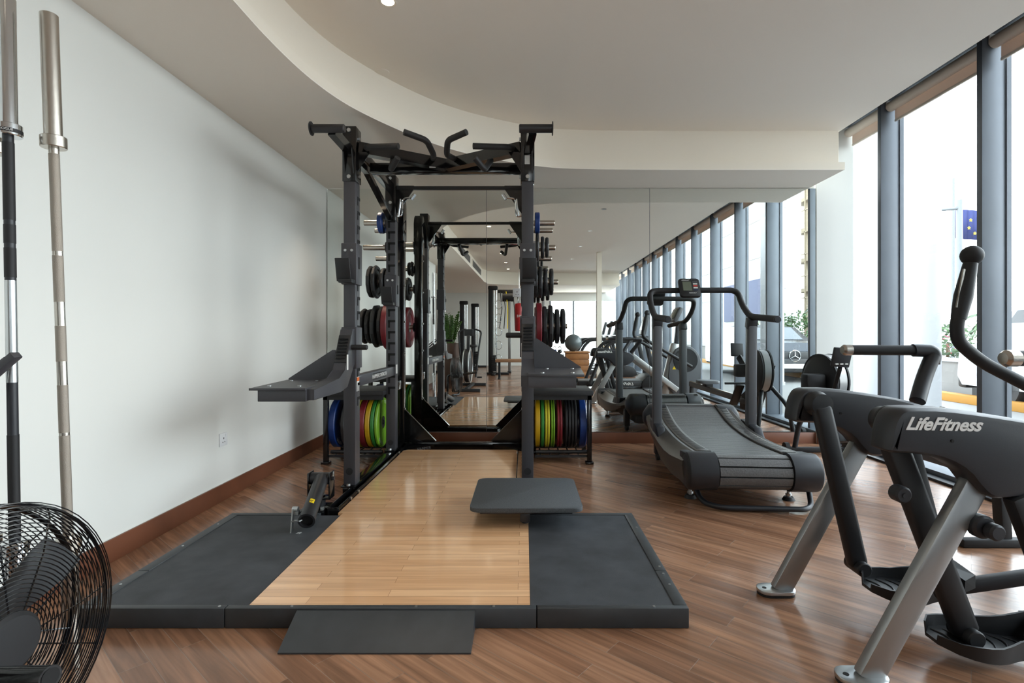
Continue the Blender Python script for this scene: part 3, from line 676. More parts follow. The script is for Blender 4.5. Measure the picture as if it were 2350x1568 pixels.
# spotter arms with side shelf
for x, dz, hz in ((RX[0], 0., 1.045), (RX[1], .075, 1.125)):
    i = sgn(x)
    arm = B().box(x-.052, x+.052, YF-.012, YF+TD+.012, .90+dz, 1.18+dz, .005).build('spotter_arm', 'rack_grey', R)
    prof = [(YF-.01, 1.17), (YF-.06, 1.165), (YF-.20, .90), (YF-.30, .855), (2.86, .83), (2.86, .77), (YF-.28, .77), (YF-.15, .79), (YF-.01, .93)]
    B().prism([(a, c+dz) for a, c in prof], 'x', x-.04, x+.04, .004).build('arm_tube', 'rack_grey', arm)
    B().beam((x, YF-.085, 1.125+dz), (x, YF-.178, .95+dz), .078, .008, up=(0,-1,.4), bev=.002).build('ribbed_pad', 'plastic_dark', arm)
    bb = B()
    for k in range(7):
        u = .14+.12*k; bb.beam((x-.03, YF-.094-.088*u, 1.125+dz-.172*u), (x+.03, YF-.094-.088*u, 1.125+dz-.172*u), .01, .008)
    bb.build('pad_ribs', 'hole_black', arm)
    B().prism([(x-i*.04, .835+dz), (x-i*.345, .835+dz), (x-i*.345, .845+dz), (x-i*.06, 1.03+dz), (x-i*.04, 1.03+dz)], 'y', YF-.15, YF-.142).build('side_gusset', 'rack_grey', arm)
    pl = [(x+i*.0, 2.84), (x-i*.30, 2.84), (x-i*.31, 2.90), (x-i*.345, YF-.13), (x, YF-.13)]
    B().prism(pl, 'z', .83+dz, .838+dz).build('shelf_plate', 'rack_grey', arm)
    B().prism([(x+i*.0, 2.84), (x-i*.26, 2.84), (x-i*.26, 2.9), (x, 2.9)], 'z', .765+dz, .83+dz, .003).build('shelf_beam', 'rack_grey', arm)
    B().box(min(x, x-i*.305), max(x, x-i*.305), 2.832, 2.842, .826+dz, .839+dz, .001).build('shelf_lip', 'rack_grey', arm)
    for dx, yy in ((.08, 2.95), (.25, 2.95), (.12, 3.3), (.28, 3.3)): B().cyl((x-i*dx, yy, .838+dz), (x-i*dx, yy, .842+dz), .011, seg=16).build('bolt', 'zinc', arm)
    B().cyl((x+i*.03, YF-.07, hz), (x+i*.145, YF-.07, hz), .018, bev=.006).build('arm_handle', 'soft_black', arm)
    B().box(min(x+i*.04, x+i*.042), max(x+i*.04, x+i*.042), YF-.17, YF-.145, .90+dz, 1.0+dz).build('label', 'label_white', arm)
    # weight pegs outside the posts
    for y, z, e_ in ((YM+.05, 2.13, .25), (YR+.05, 2.13, .25), (YM+.05, 1.91, .255), (YR+.05, 1.86, .24), (YR+.05, 1.635, .30), (YR+.05, 1.21, .39)):
        B().cyl((x-i*.04, y, z), (x-i*e_, y, z), .025, seg=24, bev=.003).build('weight_peg', 'steel', R)
        B().cyl((x-i*.04, y, z), (x-i*.052, y, z), .05, seg=24).build('peg_collar', 'rack_black', R)
# step platform held by the right post
t = thing('step_platform', 'dark grey textured step plate with rounded corners standing at the right rack post', 'step', (.01, 3.1, .0))
def rr(x0, x1, y0, y1, r, n=6):
    p = []
    for cx, cy, a in ((x1-r, y1-r, 0), (x0+r, y1-r, PI/2), (x0+r, y0+r, PI), (x1-r, y0+r, 1.5*PI)):
        for k in range(n+1): p.append((cx+r*math.cos(a+PI/2*k/n), cy+r*math.sin(a+PI/2*k/n)))
    return p
B().prism(rr(-.30, .318, 2.82, 3.42, .05), 'z', .168, .192, .004).build('step_top', 'rubber_grit', t)
B().box(-.245, .262, 2.86, 2.92, .148, .168, .002).box(-.245, .262, 3.3, 3.36, .148, .168, .002).build('frame_bar', 'rack_black', t)
B().box(-.024, .030, 2.87, 3.54, .098, .15, .004).build('support_tube', 'rack_black', t)
for y in (2.93, 3.32): B().cyl((.003, y, .0775), (.003, y, .10), .02).build('rubber_foot', 'soft_black', t)
# landmine
t = thing('landmine', 'black swivelling barbell sleeve lying on the left mat beside the rack rail', 'barbell holder', (-1.22, 3.1, 0))
B().box(-1.34, -1.19, 3.09, 3.26, 0, .085, .004).build('base_block', 'rack_gloss', t)
for x in (-1.26, -1.21): B().cyl((x, 3.13, .085), (x, 3.13, .10), .013, seg=6).build('bolt', 'zinc', t)
B().cyl((-1.25, 3.2, .08), (-1.25, 3.2, .15), .03).build('swivel_pin', 'rack_black', t)
B().box(-1.315, -1.305, 3.16, 3.24, .13, .29, .003).box(-1.187, -1.177, 3.16, 3.24, .13, .29, .003).box(-1.315, -1.177, 3.16, 3.24, .13, .14, .003).build('yoke', 'rack_gloss', t)
B().cyl((-1.305, 3.2, .25), (-1.187, 3.2, .25), .036, bev=.003).cyl((-1.187, 3.2, .25), (-1.165, 3.2, .25), .012).build('hinge_barrel', 'rack_black', t)
d0, d1 = V((-1.235, 3.18, .25)), V((-1.17, 2.80, .128)); dd = (d1-d0).normalized()
B().lathe([(.041, 0), (.041, .36), (.045, .365), (.045, .40), (.034, .40), (.034, .2), (0, .2)], d0, dd, 32).build('sleeve', 'rack_black', t)
B().lathe([(0, .385), (.0335, .385), (.0335, .20)], d0, dd, 24).build('sleeve_bore', 'hole_black', t)
B().box(-1.245, -1.225, 2.83, 2.855, .15, .175, .003).cyl((-1.255, 2.83, .185), (-1.225, 2.83, .185), .014).build('lock_pin', 'zinc', t)
B().beam((-1.248, 2.82, .19), (-1.245, 2.79, .06), .006, .03).beam((-1.246, 2.80, .13), (-1.19, 2.78, .14), .02, .006).beam((-1.245, 2.79, .065), (-1.19, 2.775, .075), .02, .006).build('hook_plate', 'zinc', t)
side = dd.cross(V((0, 0, 1))).normalized(); up = side.cross(dd); bb = B()
for j in range(8):      # sticker wrapped on the barrel
    q = []
    for a_, s0 in ((j, 0), (j+1, 0), (j+1, 1), (j, 1)):
        an = PI/2-.15+.62*(a_/8); q.append(d0+dd*(.255+.035*s0+(.008*a_/8))+side*(.0416*math.cos(an))+up*(.0416*math.sin(an)))
    bb.quad(*q)
bb.build('warning_label', 'yellow_sticker', t)
bb = B()
for j in range(3):
    an = PI/2+.02+.13*j; pt = d0+dd*(.268+.006*(j % 2))+side*(.0419*math.cos(an))+up*(.0419*math.sin(an)); n1 = (pt-d0-dd*(pt-d0).dot(dd)).normalized(); tg = dd.cross(n1)
    bb.quad(pt, pt+dd*.012, pt+dd*.014+tg*.0035, pt+dd*.002+tg*.0035)
bb.build('warning_mark', 'hole_black', t)

# ================================================================== plate rack beside each side of the rack and the plates
def plate_stand(x0, x1, label):
    t = thing('plate_stand', label, 'plate rack', ((x0+x1)/2, 4.78, 0), group='low plate racks')
    B().box(x0-.01, x1+.01, 4.53, 5.03, .60, .64, .004).box(x0, x1, 4.55, 4.58, .56, .60).build('top_shelf', 'soft_black', t)
    for x in (x0+.02, x1-.02):
        for y in (4.57, 5.0):
            if y < 4.6 and abs(x+.585) < .73: continue      # the rack post carries this corner
            p = B().box(x-.02, x+.02, y-.02, y+.02, .02, .60, .003).build('leg', 'rack_gloss', t); B().box(x-.035, x+.035, y-.035, y+.035, 0, .02, .003).build('foot_plate', 'rack_gloss', p)
    for y in (4.66, 4.92): B().cyl((x0+.03, y, .085), (x1-.03, y, .085), .017).build('rest_bar', 'rack_black', t)
    xs = [x0+.07+.085*k for k in range(int((x1-x0-.1)/.085)+1)]
    bb = B()
    for x in xs: bb.cyl((x, 4.6, .06), (x, 4.98, .06), .006, seg=8)
    bb.build('divider', 'rack_black', t)
    for y in (4.6, 4.98): B().box(x0+.02, x1-.02, y-.01, y+.01, .05, .07).build('floor_bar', 'rack_black', t)
plate_stand(.07, .585, 'low black plate rack to the right of the rack, full of coloured bumper plates')
plate_stand(-1.755, -1.235, 'low black plate rack left of the rack near the wall, holding coloured bumper plates')
protos = {}
def bumper(kind, wdt, loc, label, group, ry=0., R_=.225):
    key = (kind, wdt)
    if key not in protos:
        t = thing('bumper_plate', label, 'weight plate', (0,0,0), group=group)
        h = wdt/2
        B().lathe([(.05, -h*.7), (.145, -h*.7), (.155, -h), (.218, -h), (R_, -h+.006), (R_, h-.006), (.218, h), (.155, h), (.145, h*.7), (.05, h*.7), (.05, -h*.7)], (0,0,0), (1,0,0), 56).build('disc', 'bumper_'+kind, t)
        B().lathe([(.026, -h*.8), (.056, -h*.8), (.056, h*.8), (.026, h*.8), (.026, -h*.8)], (0,0,0), (1,0,0), 32).build('hub', 'zinc', t)
        for sg in (1, -1):
            bb = B()
            for k in range(10):      # ring of raised letter marks
                a = PI*.25+k*.157 if k < 5 else PI*1.25+(k-5)*.157
                c_ = V((sg*(h+.0006), .187*math.cos(a), .187*math.sin(a))); r_ = V((0, math.cos(a), math.sin(a))); tt = V((0, -math.sin(a), math.cos(a)))
                bb._hull([c_-r_*.013-tt*.008, c_+r_*.013-tt*.008, c_+r_*.013-tt*.003, c_-r_*.013-tt*.003]+[q+V((sg*.0006,0,0)) for q in (c_-r_*.013-tt*.008, c_+r_*.013-tt*.008, c_+r_*.013-tt*.003, c_-r_*.013-tt*.003)], 0)
                bb._hull([c_+r_*.006-tt*.008, c_+r_*.013-tt*.008, c_+r_*.013+tt*.007, c_+r_*.006+tt*.007]+[q+V((sg*.0006,0,0)) for q in (c_+r_*.006-tt*.008, c_+r_*.013-tt*.008, c_+r_*.013+tt*.007, c_+r_*.006+tt*.007)], 0)
            if kind != 'black': bb.build('lettering', 'white_ink', t)
            else: bb.build('lettering', 'plastic_grey', t)
        protos[key] = t; t.location = loc; t.rotation_euler = (0, ry, 0); return t
    return dup(protos[key], loc, (0, ry, 0), label, group)
def iron(rad, wdt, loc, label, group, rot=0.):
    key = ('iron', rad, wdt)
    if key not in protos:
        t = thing('weight_plate', label, 'weight plate', (0,0,0), group=group); h = wdt/2
        B().lathe([(.055, -h*.6), (rad*.72, -h*.5), (rad*.8, -h), (rad-.006, -h), (rad, -h+.008), (rad, h-.008), (rad-.006, h), (rad*.8, h), (rad*.72, h*.5), (.055, h*.6), (.055, -h*.6)], (0,0,0), (1,0,0), 12, ).build('disc', 'iron', t, ang=25)
        B().lathe([(.027, -h), (.058, -h), (.058, h), (.027, h), (.027, -h)], (0,0,0), (1,0,0), 24).build('hub', 'iron', t)
        protos[key] = t; t.location = loc; t.rotation_euler = (rot, 0, 0); return t
    return dup(protos[key], loc, (rot, 0, 0), label, group)
cy, cz = 4.79, .328
G = 'bumper plates in the right low rack'
right = [('gold', .040, .116, 'gold bumper plate in the right low rack, tight against the rack post'), ('green', .028, .158, 'dark green bumper plate in the right low rack, between gold and yellow'), ('yellow', .020, .189, 'bright yellow bumper plate in the right low rack, next to the green one'), ('yellow', .020, .211, 'bright yellow bumper plate in the right low rack, nearer the lime plate'),
         ('lime', .016, .240, 'lime green bumper plate in the right low rack, beside the yellow pair'), ('lime', .016, .258, 'lime green bumper plate in the right low rack, beside the red plates'), ('red', .022, .296, 'red bumper plate in the right low rack, leftmost of the reds'), ('red', .022, .320, 'red bumper plate in the right low rack, rightmost of the reds'),
         ('black', .024, .368, 'black bumper plate in the right low rack, first of four'), ('black', .024, .395, 'black bumper plate in the right low rack, second of four'), ('black', .024, .422, 'black bumper plate in the right low rack, third of four'), ('black', .024, .449, 'black bumper plate in the right low rack, last of four before the blue'), ('blue', .058, .515, 'thick blue bumper plate at the right end of the right low rack')]
for k, w_, x, l in right: bumper(k, w_, (x, cy, cz), l, G, ry=0.)
G = 'bumper plates in the left low rack'
left = [('blue', .058, -1.695, 'thick blue bumper plate at the wall end of the left low rack'), ('black', .036, -1.595, 'black bumper plate in the left low rack, hidden behind the front post'), ('black', .036, -1.535, 'black bumper plate in the left low rack, left of the yellow'), ('yellow', .034, -1.480, 'yellow bumper plate in the left low rack, right of the front post'), ('red', .052, -1.432, 'dark red bumper plate in the middle of the left low rack'),
        ('gold', .042, -1.380, 'gold bumper plate in the left low rack, between red and green'), ('green', .032, -1.338, 'green bumper plate in the left low rack, next to the gold'), ('lime', .026, -1.304, 'lime green bumper plate at the rack end of the left low rack')]
for k, w_, x, l in left: bumper(k, w_, (x, cy, cz), l, G)
for x in (RX[0], RX[1]):
    i = sgn(x); side = 'left' if i > 0 else 'right'; G = 'plates on the %s pegs' % side
    ox = lambda d: x-i*d
    bumper('red', .052, (ox(.115), YR+.05, 1.21), 'red bumper plate on the lowest %s peg of the rack' % side, G)
    for k, (d, r) in enumerate(((.169, .195), (.227, .207), (.29, .167), (.345, .17))):
        iron(r, .036, (ox(d), YR+.05, 1.21), 'black grip plate on the lowest %s peg, %s from the red plate' % (side, ('first', 'second', 'third', 'outermost')[k]), G, .1*k)
    for k, (d, r) in enumerate(((.085, .155), (.130, .155), (.178, .135), (.235, .13)) if i < 0 else ((.11, .13), (.16, .135), (.235, .16), (.28, .155))):
        iron(r, .034, (ox(d), YR+.05, 1.635), 'black grip plate on the middle %s peg, %s from the post' % (side, ('nearest', 'second', 'third', 'farthest')[k]), G, .07+.15*k)
    for k, (d, r) in enumerate(((.07, .085), (.10, .075))): iron(r, .022, (ox(d), YR+.05, 1.80+.06), 'small black plate on the upper rear %s peg, %s' % (side, ('against the post', 'the outer one')[k]), G, .2*k)
    if i < 0:
        for k, (d, r) in enumerate(((.093, .125), (.140, .10), (.179, .092))): iron(r, .028, (ox(d), YM+.05, 1.91), 'small black plate on the upper right peg, %s' % ('large one by the post', 'thin middle one', 'outermost one')[k], G, .3*k)
    t = thing('weight_plate', 'small blue plate on the topmost %s peg of the rack' % side, 'weight plate', (ox(.093), YM+.05, 2.13), group=G)
    hx = .021
    B().lathe([(.03, -hx), (.088, -hx), (.094, -hx+.005), (.094, hx-.005), (.088, hx), (.03, hx), (.03, -hx)], (ox(.093), YM+.05, 2.13), (1,0,0), 40).build('disc', 'bumper_blue', t)
    B().lathe([(.0255, -hx-.001), (.04, -hx-.001), (.04, hx+.001), (.0255, hx+.001), (.0255, -hx-.001)], (ox(.093), YM+.05, 2.13), (1,0,0), 24).build('hub', 'zinc', t)
# ================================================================== curved treadmill
T = thing('curved_treadmill', 'dark grey curved manual treadmill with slatted belt and wrap-around handlebar', 'treadmill', (1.455, 3.30, 0), math.radians(-4), world=False)
def interp(tab, y):
    tab = sorted(tab)
    for (a, za), (c, zc) in zip(tab, tab[1:]):
        if y <= c: u = max(0, (y-a)/(c-a)); u = u*u*(3-2*u) if False else u; return za+(zc-za)*u
    return tab[-1][1]
top = [(0, .352), (.26, .336), (.56, .320), (.86, .319), (1.08, .332), (1.27, .353), (1.46, .394), (1.66, .452), (1.75, .47)]
def zt(y):     # smoothed
    return sum(interp(top, y+d) for d in (-.12, -.06, 0, .06, .12))/5
ylist = [.05+.0425*k for k in range(41)]
# belt of slats
b = B(); slat = []
for k in range(40):
    y0, y1 = ylist[k], ylist[k+1]; g = .004
    b._hull([(-.222, y0+g, zt(y0)-.018), (.222, y0+g, zt(y0)-.018), (.222, y1, zt(y1)-.018), (-.222, y1, zt(y1)-.018), (-.222, y0+g, zt(y0)), (.222, y0+g, zt(y0)), (.222, y1, zt(y1)), (-.222, y1, zt(y1))], 0)
ry, rz, rr_ = .075, .245, .108
for k in range(6):     # slats wrapped round the rear drum
    a0, a1 = PI/2-.12+k*.60+.05, PI/2-.12+(k+1)*.60-.05
    pts = [(ry+rr_*math.cos(a), rz+rr_*math.sin(a)) for a in (a0, a0*.67+a1*.33, a0*.33+a1*.67, a1)]; pin = [(ry+(rr_-.02)*math.cos(a), rz+(rr_-.02)*math.sin(a)) for a in (a1, a0*.33+a1*.67, a0*.67+a1*.33, a0)]
    b.prism(pts+pin, 'x', -.222, .222)
b.build('running_belt', 'belt', T, ang=60)
bb = B()
bb.cyl((-.23, ry, rz), (.23, ry, rz), rr_-.012, seg=40)
bb.build('belt_gap', 'hole_black', T)
for sg in (-1, 1):
    # vented foot rail
    secs = []
    for y in [.16+.08*k for k in range(20)]:
        z = zt(y)+.012; secs.append([(sg*.226, y, z-.03), (sg*.226, y, z), (sg*.235, y, z+.004), (sg*.315, y, z+.002), (sg*.32, y, z-.004), (sg*.32, y, z-.03)])
    rail = B().loft(secs).build('foot_rail', 'shroud_grey', T, ang=50)
    sl = B()
    for k in range(38):
        y = .24+.037*k; z = zt(y)+.0155; z2 = zt(y+.016)+.0155
        sl._hull([(sg*.247, y, z-.001), (sg*.302, y, z-.002), (sg*.302, y+.014, z2-.002), (sg*.247, y+.014, z2-.001), (sg*.247, y, z+.0008), (sg*.302, y, z-.0004), (sg*.302, y+.014, z2-.0004), (sg*.247, y+.014, z2+.0008)], 0)
    sl.build('vent_slots', 'hole_black', rail)
    # side shroud with a sloping outer face
    secs = []
    for y in [.12, .2, .4, .6, .8, 1.0, 1.2, 1.4, 1.55, 1.68, 1.73]:
        z = zt(y)+.006; lo = interp([(0, .13), (.4, .12), (.8, .13), (1.1, .18), (1.4, .26), (1.73, .36)], y); ex = interp([(0, .418), (.15, .425), (.45, .455), (.9, .45), (1.4, .435), (1.65, .42), (1.75, .405)], y)
        dz = interp([(0, .05), (.5, .065), (.9, .055), (1.3, .06), (1.8, .08)], y)
        secs.append([(sg*.318, y, z-.01), (sg*.322, y, z), (sg*.345, y, z+.004), (sg*ex, y, z-dz), (sg*(ex+.004), y, z-dz-.03), (sg*(ex-.012), y, lo+.02), (sg*.37, y, lo), (sg*.318, y, lo)])
    sh_ = B().loft(secs).build('side_shroud', 'shroud_grey', T, ang=28)
    p_ = [(1.045, zt(1.045)+.03), (1.36, zt(1.36)+.01), (1.30, zt(1.3)-.09), (1.14, .2), (1.02, .21), (.96, .28)]
    B().prism(p_, 'x', sg*.36, sg*.43, .01).build('post_socket', 'plastic_black', T)
    # drum cover
    B().lathe([(.0, 0), (.10, 0), (.118, .012), (.122, .03), (.122, .185), (.112, .188), (0, .188)], (sg*.415, ry+.005, rz), (-sg, 0, 0), 44).build('drum_cover', 'plastic_black', T)
    B().prism([(.07, .36), (.26, .34), (.26, .13), (.07, .125)], 'x', sg*.30, sg*.412, .012).build('rear_cover', 'plastic_black', T)
    B().beam((sg*.395, 1.2, .27), (sg*.395, 1.185, 1.25), .074, .085, up=(0, 1, 0), bev=.012).build('post', 'plastic_grey', T)
    B().beam((sg*.395, 1.2, 1.18), (sg*.395, 1.17, 1.265), .08, .092, up=(0, 1, 0), bev=.01).build('post_cap', 'plastic_black', T)
    B().cyl((sg*.33, .30, .02), (sg*.33, .30, .15), .012).cyl((sg*.33, .30, .03), (sg*.33, .30, .045), .02, seg=6).build('level_bolt', 'zinc', T)
    B().cyl((sg*.33, .30, 0), (sg*.33, .30, .022), .042, .03).build('rubber_foot', 'soft_black', T)
    B().box(sg*.33-.04, sg*.33+.04, .22, .36, .085, .16, .006).build('foot_bracket', 'plastic_black', T)
    B().cyl((sg*.37, 1.38, .045), (sg*.34, 1.38, .045), .044, seg=24).build('wheel', 'soft_black', T)
    B().box(sg*.355-.03, sg*.355+.03, 1.34, 1.42, .06, .28, .004).build('wheel_fork', 'plastic_black', T)
B().box(-.30, .30, .1, 1.6, .12, .22, .01).build('base_frame', 'plastic_dark', T)
b = B()
for k in range(8):
    a0, a1 = PI/2-k*.42-.02, PI/2-(k+1)*.42+.02
    b.prism([(1.66+.118*math.cos(a), .345+.118*math.sin(a)) for a in (a0, (a0+a1)/2, a1)]+[(1.66+.098*math.cos(a), .345+.098*math.sin(a)) for a in (a1, (a0+a1)/2, a0)], 'x', -.222, .222)
b.build('front_belt', 'belt', T, ang=60)
for sg in (-1, 1): B().lathe([(0, -.02), (.05, -.015), (.115, .03), (.124, .05), (.124, .19), (0, .19)], (sg*.425, 1.66, .345), (-sg, 0, 0), 40).build('drum_cover', 'plastic_black', T)
B().tube([(-.31, .26, .10), (-.30, .12, .03), (-.22, .02, .026), (.32, .02, .026), (.38, .08, .03), (.39, .15, .14)], .017, 14, .07).build('lift_bar', 'plastic_black', T)
hb = B().tube([(-.406, .68, 1.246), (-.406, 1.26, 1.285), (-.406, 1.46, 1.41), (-.40, 1.55, 1.538), (0, 1.56, 1.54), (.40, 1.55, 1.538), (.406, 1.46, 1.41), (.406, 1.26, 1.285), (.406, .68, 1.246)], .0265, 18, .13).build('handlebar', 'soft_black', T, ang=60)
for sg in (-1, 1): B().cyl((sg*.406, .665, 1.245), (sg*.406, .684, 1.246), .0272, seg=20, bev=.004).build('end_cap', 'plastic_black', hb)
cm = Matrix.Translation((-.045, 1.50, 1.565)) @ Matrix.Rotation(math.radians(58), 4, 'X')
co = B().prism(rr(-.093, .093, -.10, .10, .022), 'z', -.03, .0, .006).build('console', 'plastic_dark', T); co.data.transform(cm)
def cpart(bb, nm, m_):
    o = bb.build(nm, m_, co); o.data.transform(cm); return o
cpart(B().box(-.06, .018, -.04, .062, 0, .002), 'screen', 'lcd')
cpart(B().box(.03, .075, .052, .066, 0, .002), 'button', 'plastic_grey')
for k, z in enumerate((.030, .008, -.014)): cpart(B().box(.034, .072, z, z+.013, 0, .002), 'button', 'label_white' if k != 1 else 'red_ink')
cpart(B().box(.034, .072, -.036, -.024, 0, .002), 'button', 'facade_blue')
o = text('lettering', 'ASSAULT', .018, cm @ Matrix.Translation((-.03, .08, .001)), 'white_ink', co, shear=.2)
o = text('lettering', 'FITNESS', .014, cm @ Matrix.Translation((.045, .08, .001)), 'plastic_grey', co)
o = text('lettering', 'ASSAULT', .017, cm @ Matrix.Translation((.02, -.066, .001)), 'white_ink', co)
# writing on the shroud
z_ = zt(.42)+.006
def fr(y, dy, size, body, m_):
    n1 = V((-.345, y, zt(y)+.010)); n2 = V((-interp([(0, .418), (.15, .425), (.45, .455), (.9, .45), (1.4, .435), (1.65, .42), (1.75, .405)], y), y, zt(y)+.0-interp([(0, .05), (.5, .065), (.9, .055), (1.3, .06), (1.8, .08)], y)))
    c_ = (n1+n2)/2; up = (n1-n2).normalized(); al = V((0, -1, -(zt(y+.05)-zt(y-.05))/.1)).normalized()
    nn = al.cross(up); return text('lettering', body, size, frame(c_+nn*.0012, al, up), m_, T, shear=.1)
fr(.42, 0, .042, 'ASSAULT', 'hole_black'); fr(1.45, 0, .042, 'AIRRUNNER', 'hole_black')
text('lettering', 'AIRRUNNER', .06, frame((-.4255, 1.19, .70), (0, 0, -1), (0, -1, 0)), 'hole_black', T)
text('lettering', 'ASSAULT', .06, frame((-.395-.006, 1.157, .75), (0, 0, -1), (1, 0, 0)), 'hole_black', T)

# ================================================================== cross trainer (two pods on silver legs)
E = thing('cross_trainer', 'big black cross trainer with two silver legs, swinging foot plates and tall arm', 'exercise machine', (1.9, 1.99, 0))
pod = [(1.150, .765), (1.153, .80), (1.162, .845), (1.178, .878), (1.195, .892), (1.22, .897), (1.32, .896), (1.45, .880), (1.62, .853), (1.74, .815), (1.79, .772), (1.785, .71), (1.72, .655), (1.64, .622), (1.52, .608), (1.475, .612), (1.44, .642), (1.40, .695), (1.34, .73), (1.27, .748), (1.22, .753), (1.18, .753), (1.16, .756), (1.153, .760)]
def smoothpoly(p): 
    q = []
    for i in range(len(p)):
        a, c = p[i], p[(i+1)%len(p)]; q.append((a[0]*.75+c[0]*.25, a[1]*.75+c[1]*.25)); q.append((a[0]*.25+c[0]*.75, a[1]*.25+c[1]*.75))
    return q
pod = smoothpoly(pod)
def shrink(p, d):
    r = []
    for i in range(len(p)):
        a, c = p[i-1], p[(i+1)%len(p)]; t = V((c[0]-a[0], c[1]-a[1])).normalized(); r.append((p[i][0]-t.y*d, p[i][1]+t.x*d))
    return r
test = shrink(pod, .01)
sgnp = 1 if min(p[0] for p in test) > min(p[0] for p in pod) else -1
for yc, s_ in ((1.70, -1), (2.28, 1)):
    def ring(d, y): return [(a, y, c) for a, c in shrink(pod, sgnp*d)]
    pb = B().loft([ring(.022, yc-.055), ring(.009, yc-.052), ring(.0, yc-.036), ring(0, yc+.036), ring(.009, yc+.052), ring(.022, yc+.055)]).build('pod_housing', 'plastic_black', E, ang=30)
    yf = yc-.0565
    if s_ < 0: text('lettering', 'LifeFitness', .056, frame((1.315, yf+.001, .846), (1, 0, -.02), (0, 0, 1)), 'white_ink', pb, shear=.45, bold=.0016, depth=.0012)
    else: text('lettering', 'LifeFitness', .056, frame((1.31, yc+.0555, .848), (-1, 0, 0), (0, 0, 1)), 'white_ink', pb, shear=.45, bold=.0016, depth=.0012)
    B().cyl((1.345, yf+.002, .795), (1.345, yf-.001, .795), .005, seg=12).build('screw', 'hole_black', pb)
    # silver leg with foot
    lg = B().beam((1.112, yc, .012), (1.49, yc, .70), .042, .082, up=(1, 0, -.5), bev=.01).build('leg', 'silver_paint', E)
    B().prism(rr(1.015, 1.175, yc-.045, yc+.045, .04), 'z', .012, .026, .002).build('foot_plate', 'zinc', lg)
    B().prism(rr(1.017, 1.173, yc-.043, yc+.043, .04), 'z', .0, .012, .001).build('rubber_pad', 'soft_black', lg)
    B().cyl((1.045, yc, .0262), (1.045, yc, .0272), .009).build('bolt_hole', 'hole_black', lg)
    # pivot drum, swing link, pedal
    yi = yc - s_*.02
    far_ = s_ > 0
    ya, yb = (yc-.055, yc-.125) if far_ else (yc+.055, yc+.125)
    B().lathe([(0, 0), (.050, 0), (.053, .01), (.053, .02), (.046, .03), (.044, .06), (0, .064)], (1.235, ya, .838), (0, yb-ya, 0), 36).build('pivot_drum', 'plastic_dark', E)
    ym = (ya+yb)/2+(yb-ya)*.1
    bot = (1.39, ym, .165) if far_ else (1.515, ym, .105)
    B().beam((1.235, ym, .838), bot, .045, .078 if far_ else .088, up=(1, 0, .25), bev=.016).build('swing_link', 'plastic_dark', E, ang=60)
    B().cyl((bot[0], ym-.05, bot[2]), (bot[0], ym+.05, bot[2]), .03, bev=.004).build('link_joint', 'plastic_dark', E)
    # handrail
    hy = 2.43 if far_ else 1.575; hx_ = 1.51 if far_ else 1.475
    hr = B().tube([(hx_, hy, 1.058), (1.80, hy-.02*s_, 1.057)], .0235, 18).build('handrail', 'soft_black', E)
    B().tube([(1.79, hy-.02*s_, 1.057), (1.885, hy-.03*s_, 1.055), (1.87, hy-.035*s_, 1.0)], .031, 14, .05, flat=.9).build('rail_elbow', 'plastic_black', hr)
    B().tube([(1.868, hy-.035*s_, 1.03), (1.80, hy-.07*s_, .93), (1.735, yc+.03*s_, .835)], .031, 14, .1, flat=1.0).build('rail_post', 'plastic_black', hr)
    B().lathe([(0, -.012), (.018, -.010), (.0255, -.0), (.0255, .03), (.0, .03)], (hx_-.025, hy, 1.058), (1, 0, 0), 28).build('grip_cap', 'steel', hr)
    # swinging arm
    ay = 2.33 if far_ else 1.62
    ap = [(2.25, ay-.03, .885), (2.03, ay, 1.01), (1.93, ay+.0, 1.10), (1.925, ay, 1.17)]
    am = B().tube([(2.75, ay-.1, .60)] + ap + [(1.935, ay, 1.215)], .027, 16, .13).build('swing_arm', 'soft_black', E, ang=60)
    B().tube([(1.933, ay, 1.20), (1.955, ay, 1.30), (1.987, ay, 1.45)], .0, 18, radii=[.029, .036, .027]).build('arm_grip', 'plastic_dark', am, ang=60)
    B().beam((1.915, ay-.012, 1.25), (1.948, ay-.012, 1.42), .008, .008).build('grip_sensor', 'steel', am)
    B().ball((1.993, ay, 1.482), .044, (1, 1, 1), 24).build('knob', 'soft_black', am)
# foot plates: shaped trays
def pedal(x0, x1, y, z0, z1, label=None):
    secs = []; n_ = 9
    def w(u): return .055+.04*math.sin(PI*min(1, u*1.3+.08))
    for j in range(n_+1):
        u = j/n_; x = x0+(x1-x0)*u; z = z0+(z1-z0)*u; h = .025+.055*max(0, u-.45)*1.8
        ww = w(u) if j else .035
        secs.append([(x, y-ww, z+h*.6+.012), (x, y-ww+.008, z+h*.6+.012), (x, y-ww+.012, z+.006), (x, y+ww-.012, z+.006), (x, y+ww-.008, z+h+.018), (x, y+ww, z+h+.018), (x, y+ww*.8, z-.03*math.sin(PI*u)-.006), (x, y-ww*.8, z-.03*math.sin(PI*u)-.006)])
    p = B().loft(secs).build('foot_tray', 'plastic_dark', E, ang=40)
    tr = B()
    for j in range(1, 7):
        u = j/8; x = x0+(x1-x0)*u; z = z0+(z1-z0)*u+.0075
        tr.tube([(x-.012, y-w(u)*.6, z), (x+.008, y-w(u)*.2, z), (x+.008, y+w(u)*.2, z), (x-.012, y+w(u)*.6, z)], .003, 6, .02)
    tr.build('tread_ribs', 'plastic_black', p)
    B().loft([[(x1-.01, y-.07, z1+.02), (x1-.01, y+.07, z1+.02), (x1-.01, y+.075, z1+.085), (x1-.01, y-.075, z1+.07)], [(x1+.05, y-.05, z1+.03), (x1+.05, y+.05, z1+.03), (x1+.05, y+.05, z1+.095), (x1+.05, y-.05, z1+.08)]]).build('heel_cup', 'plastic_dark', p)
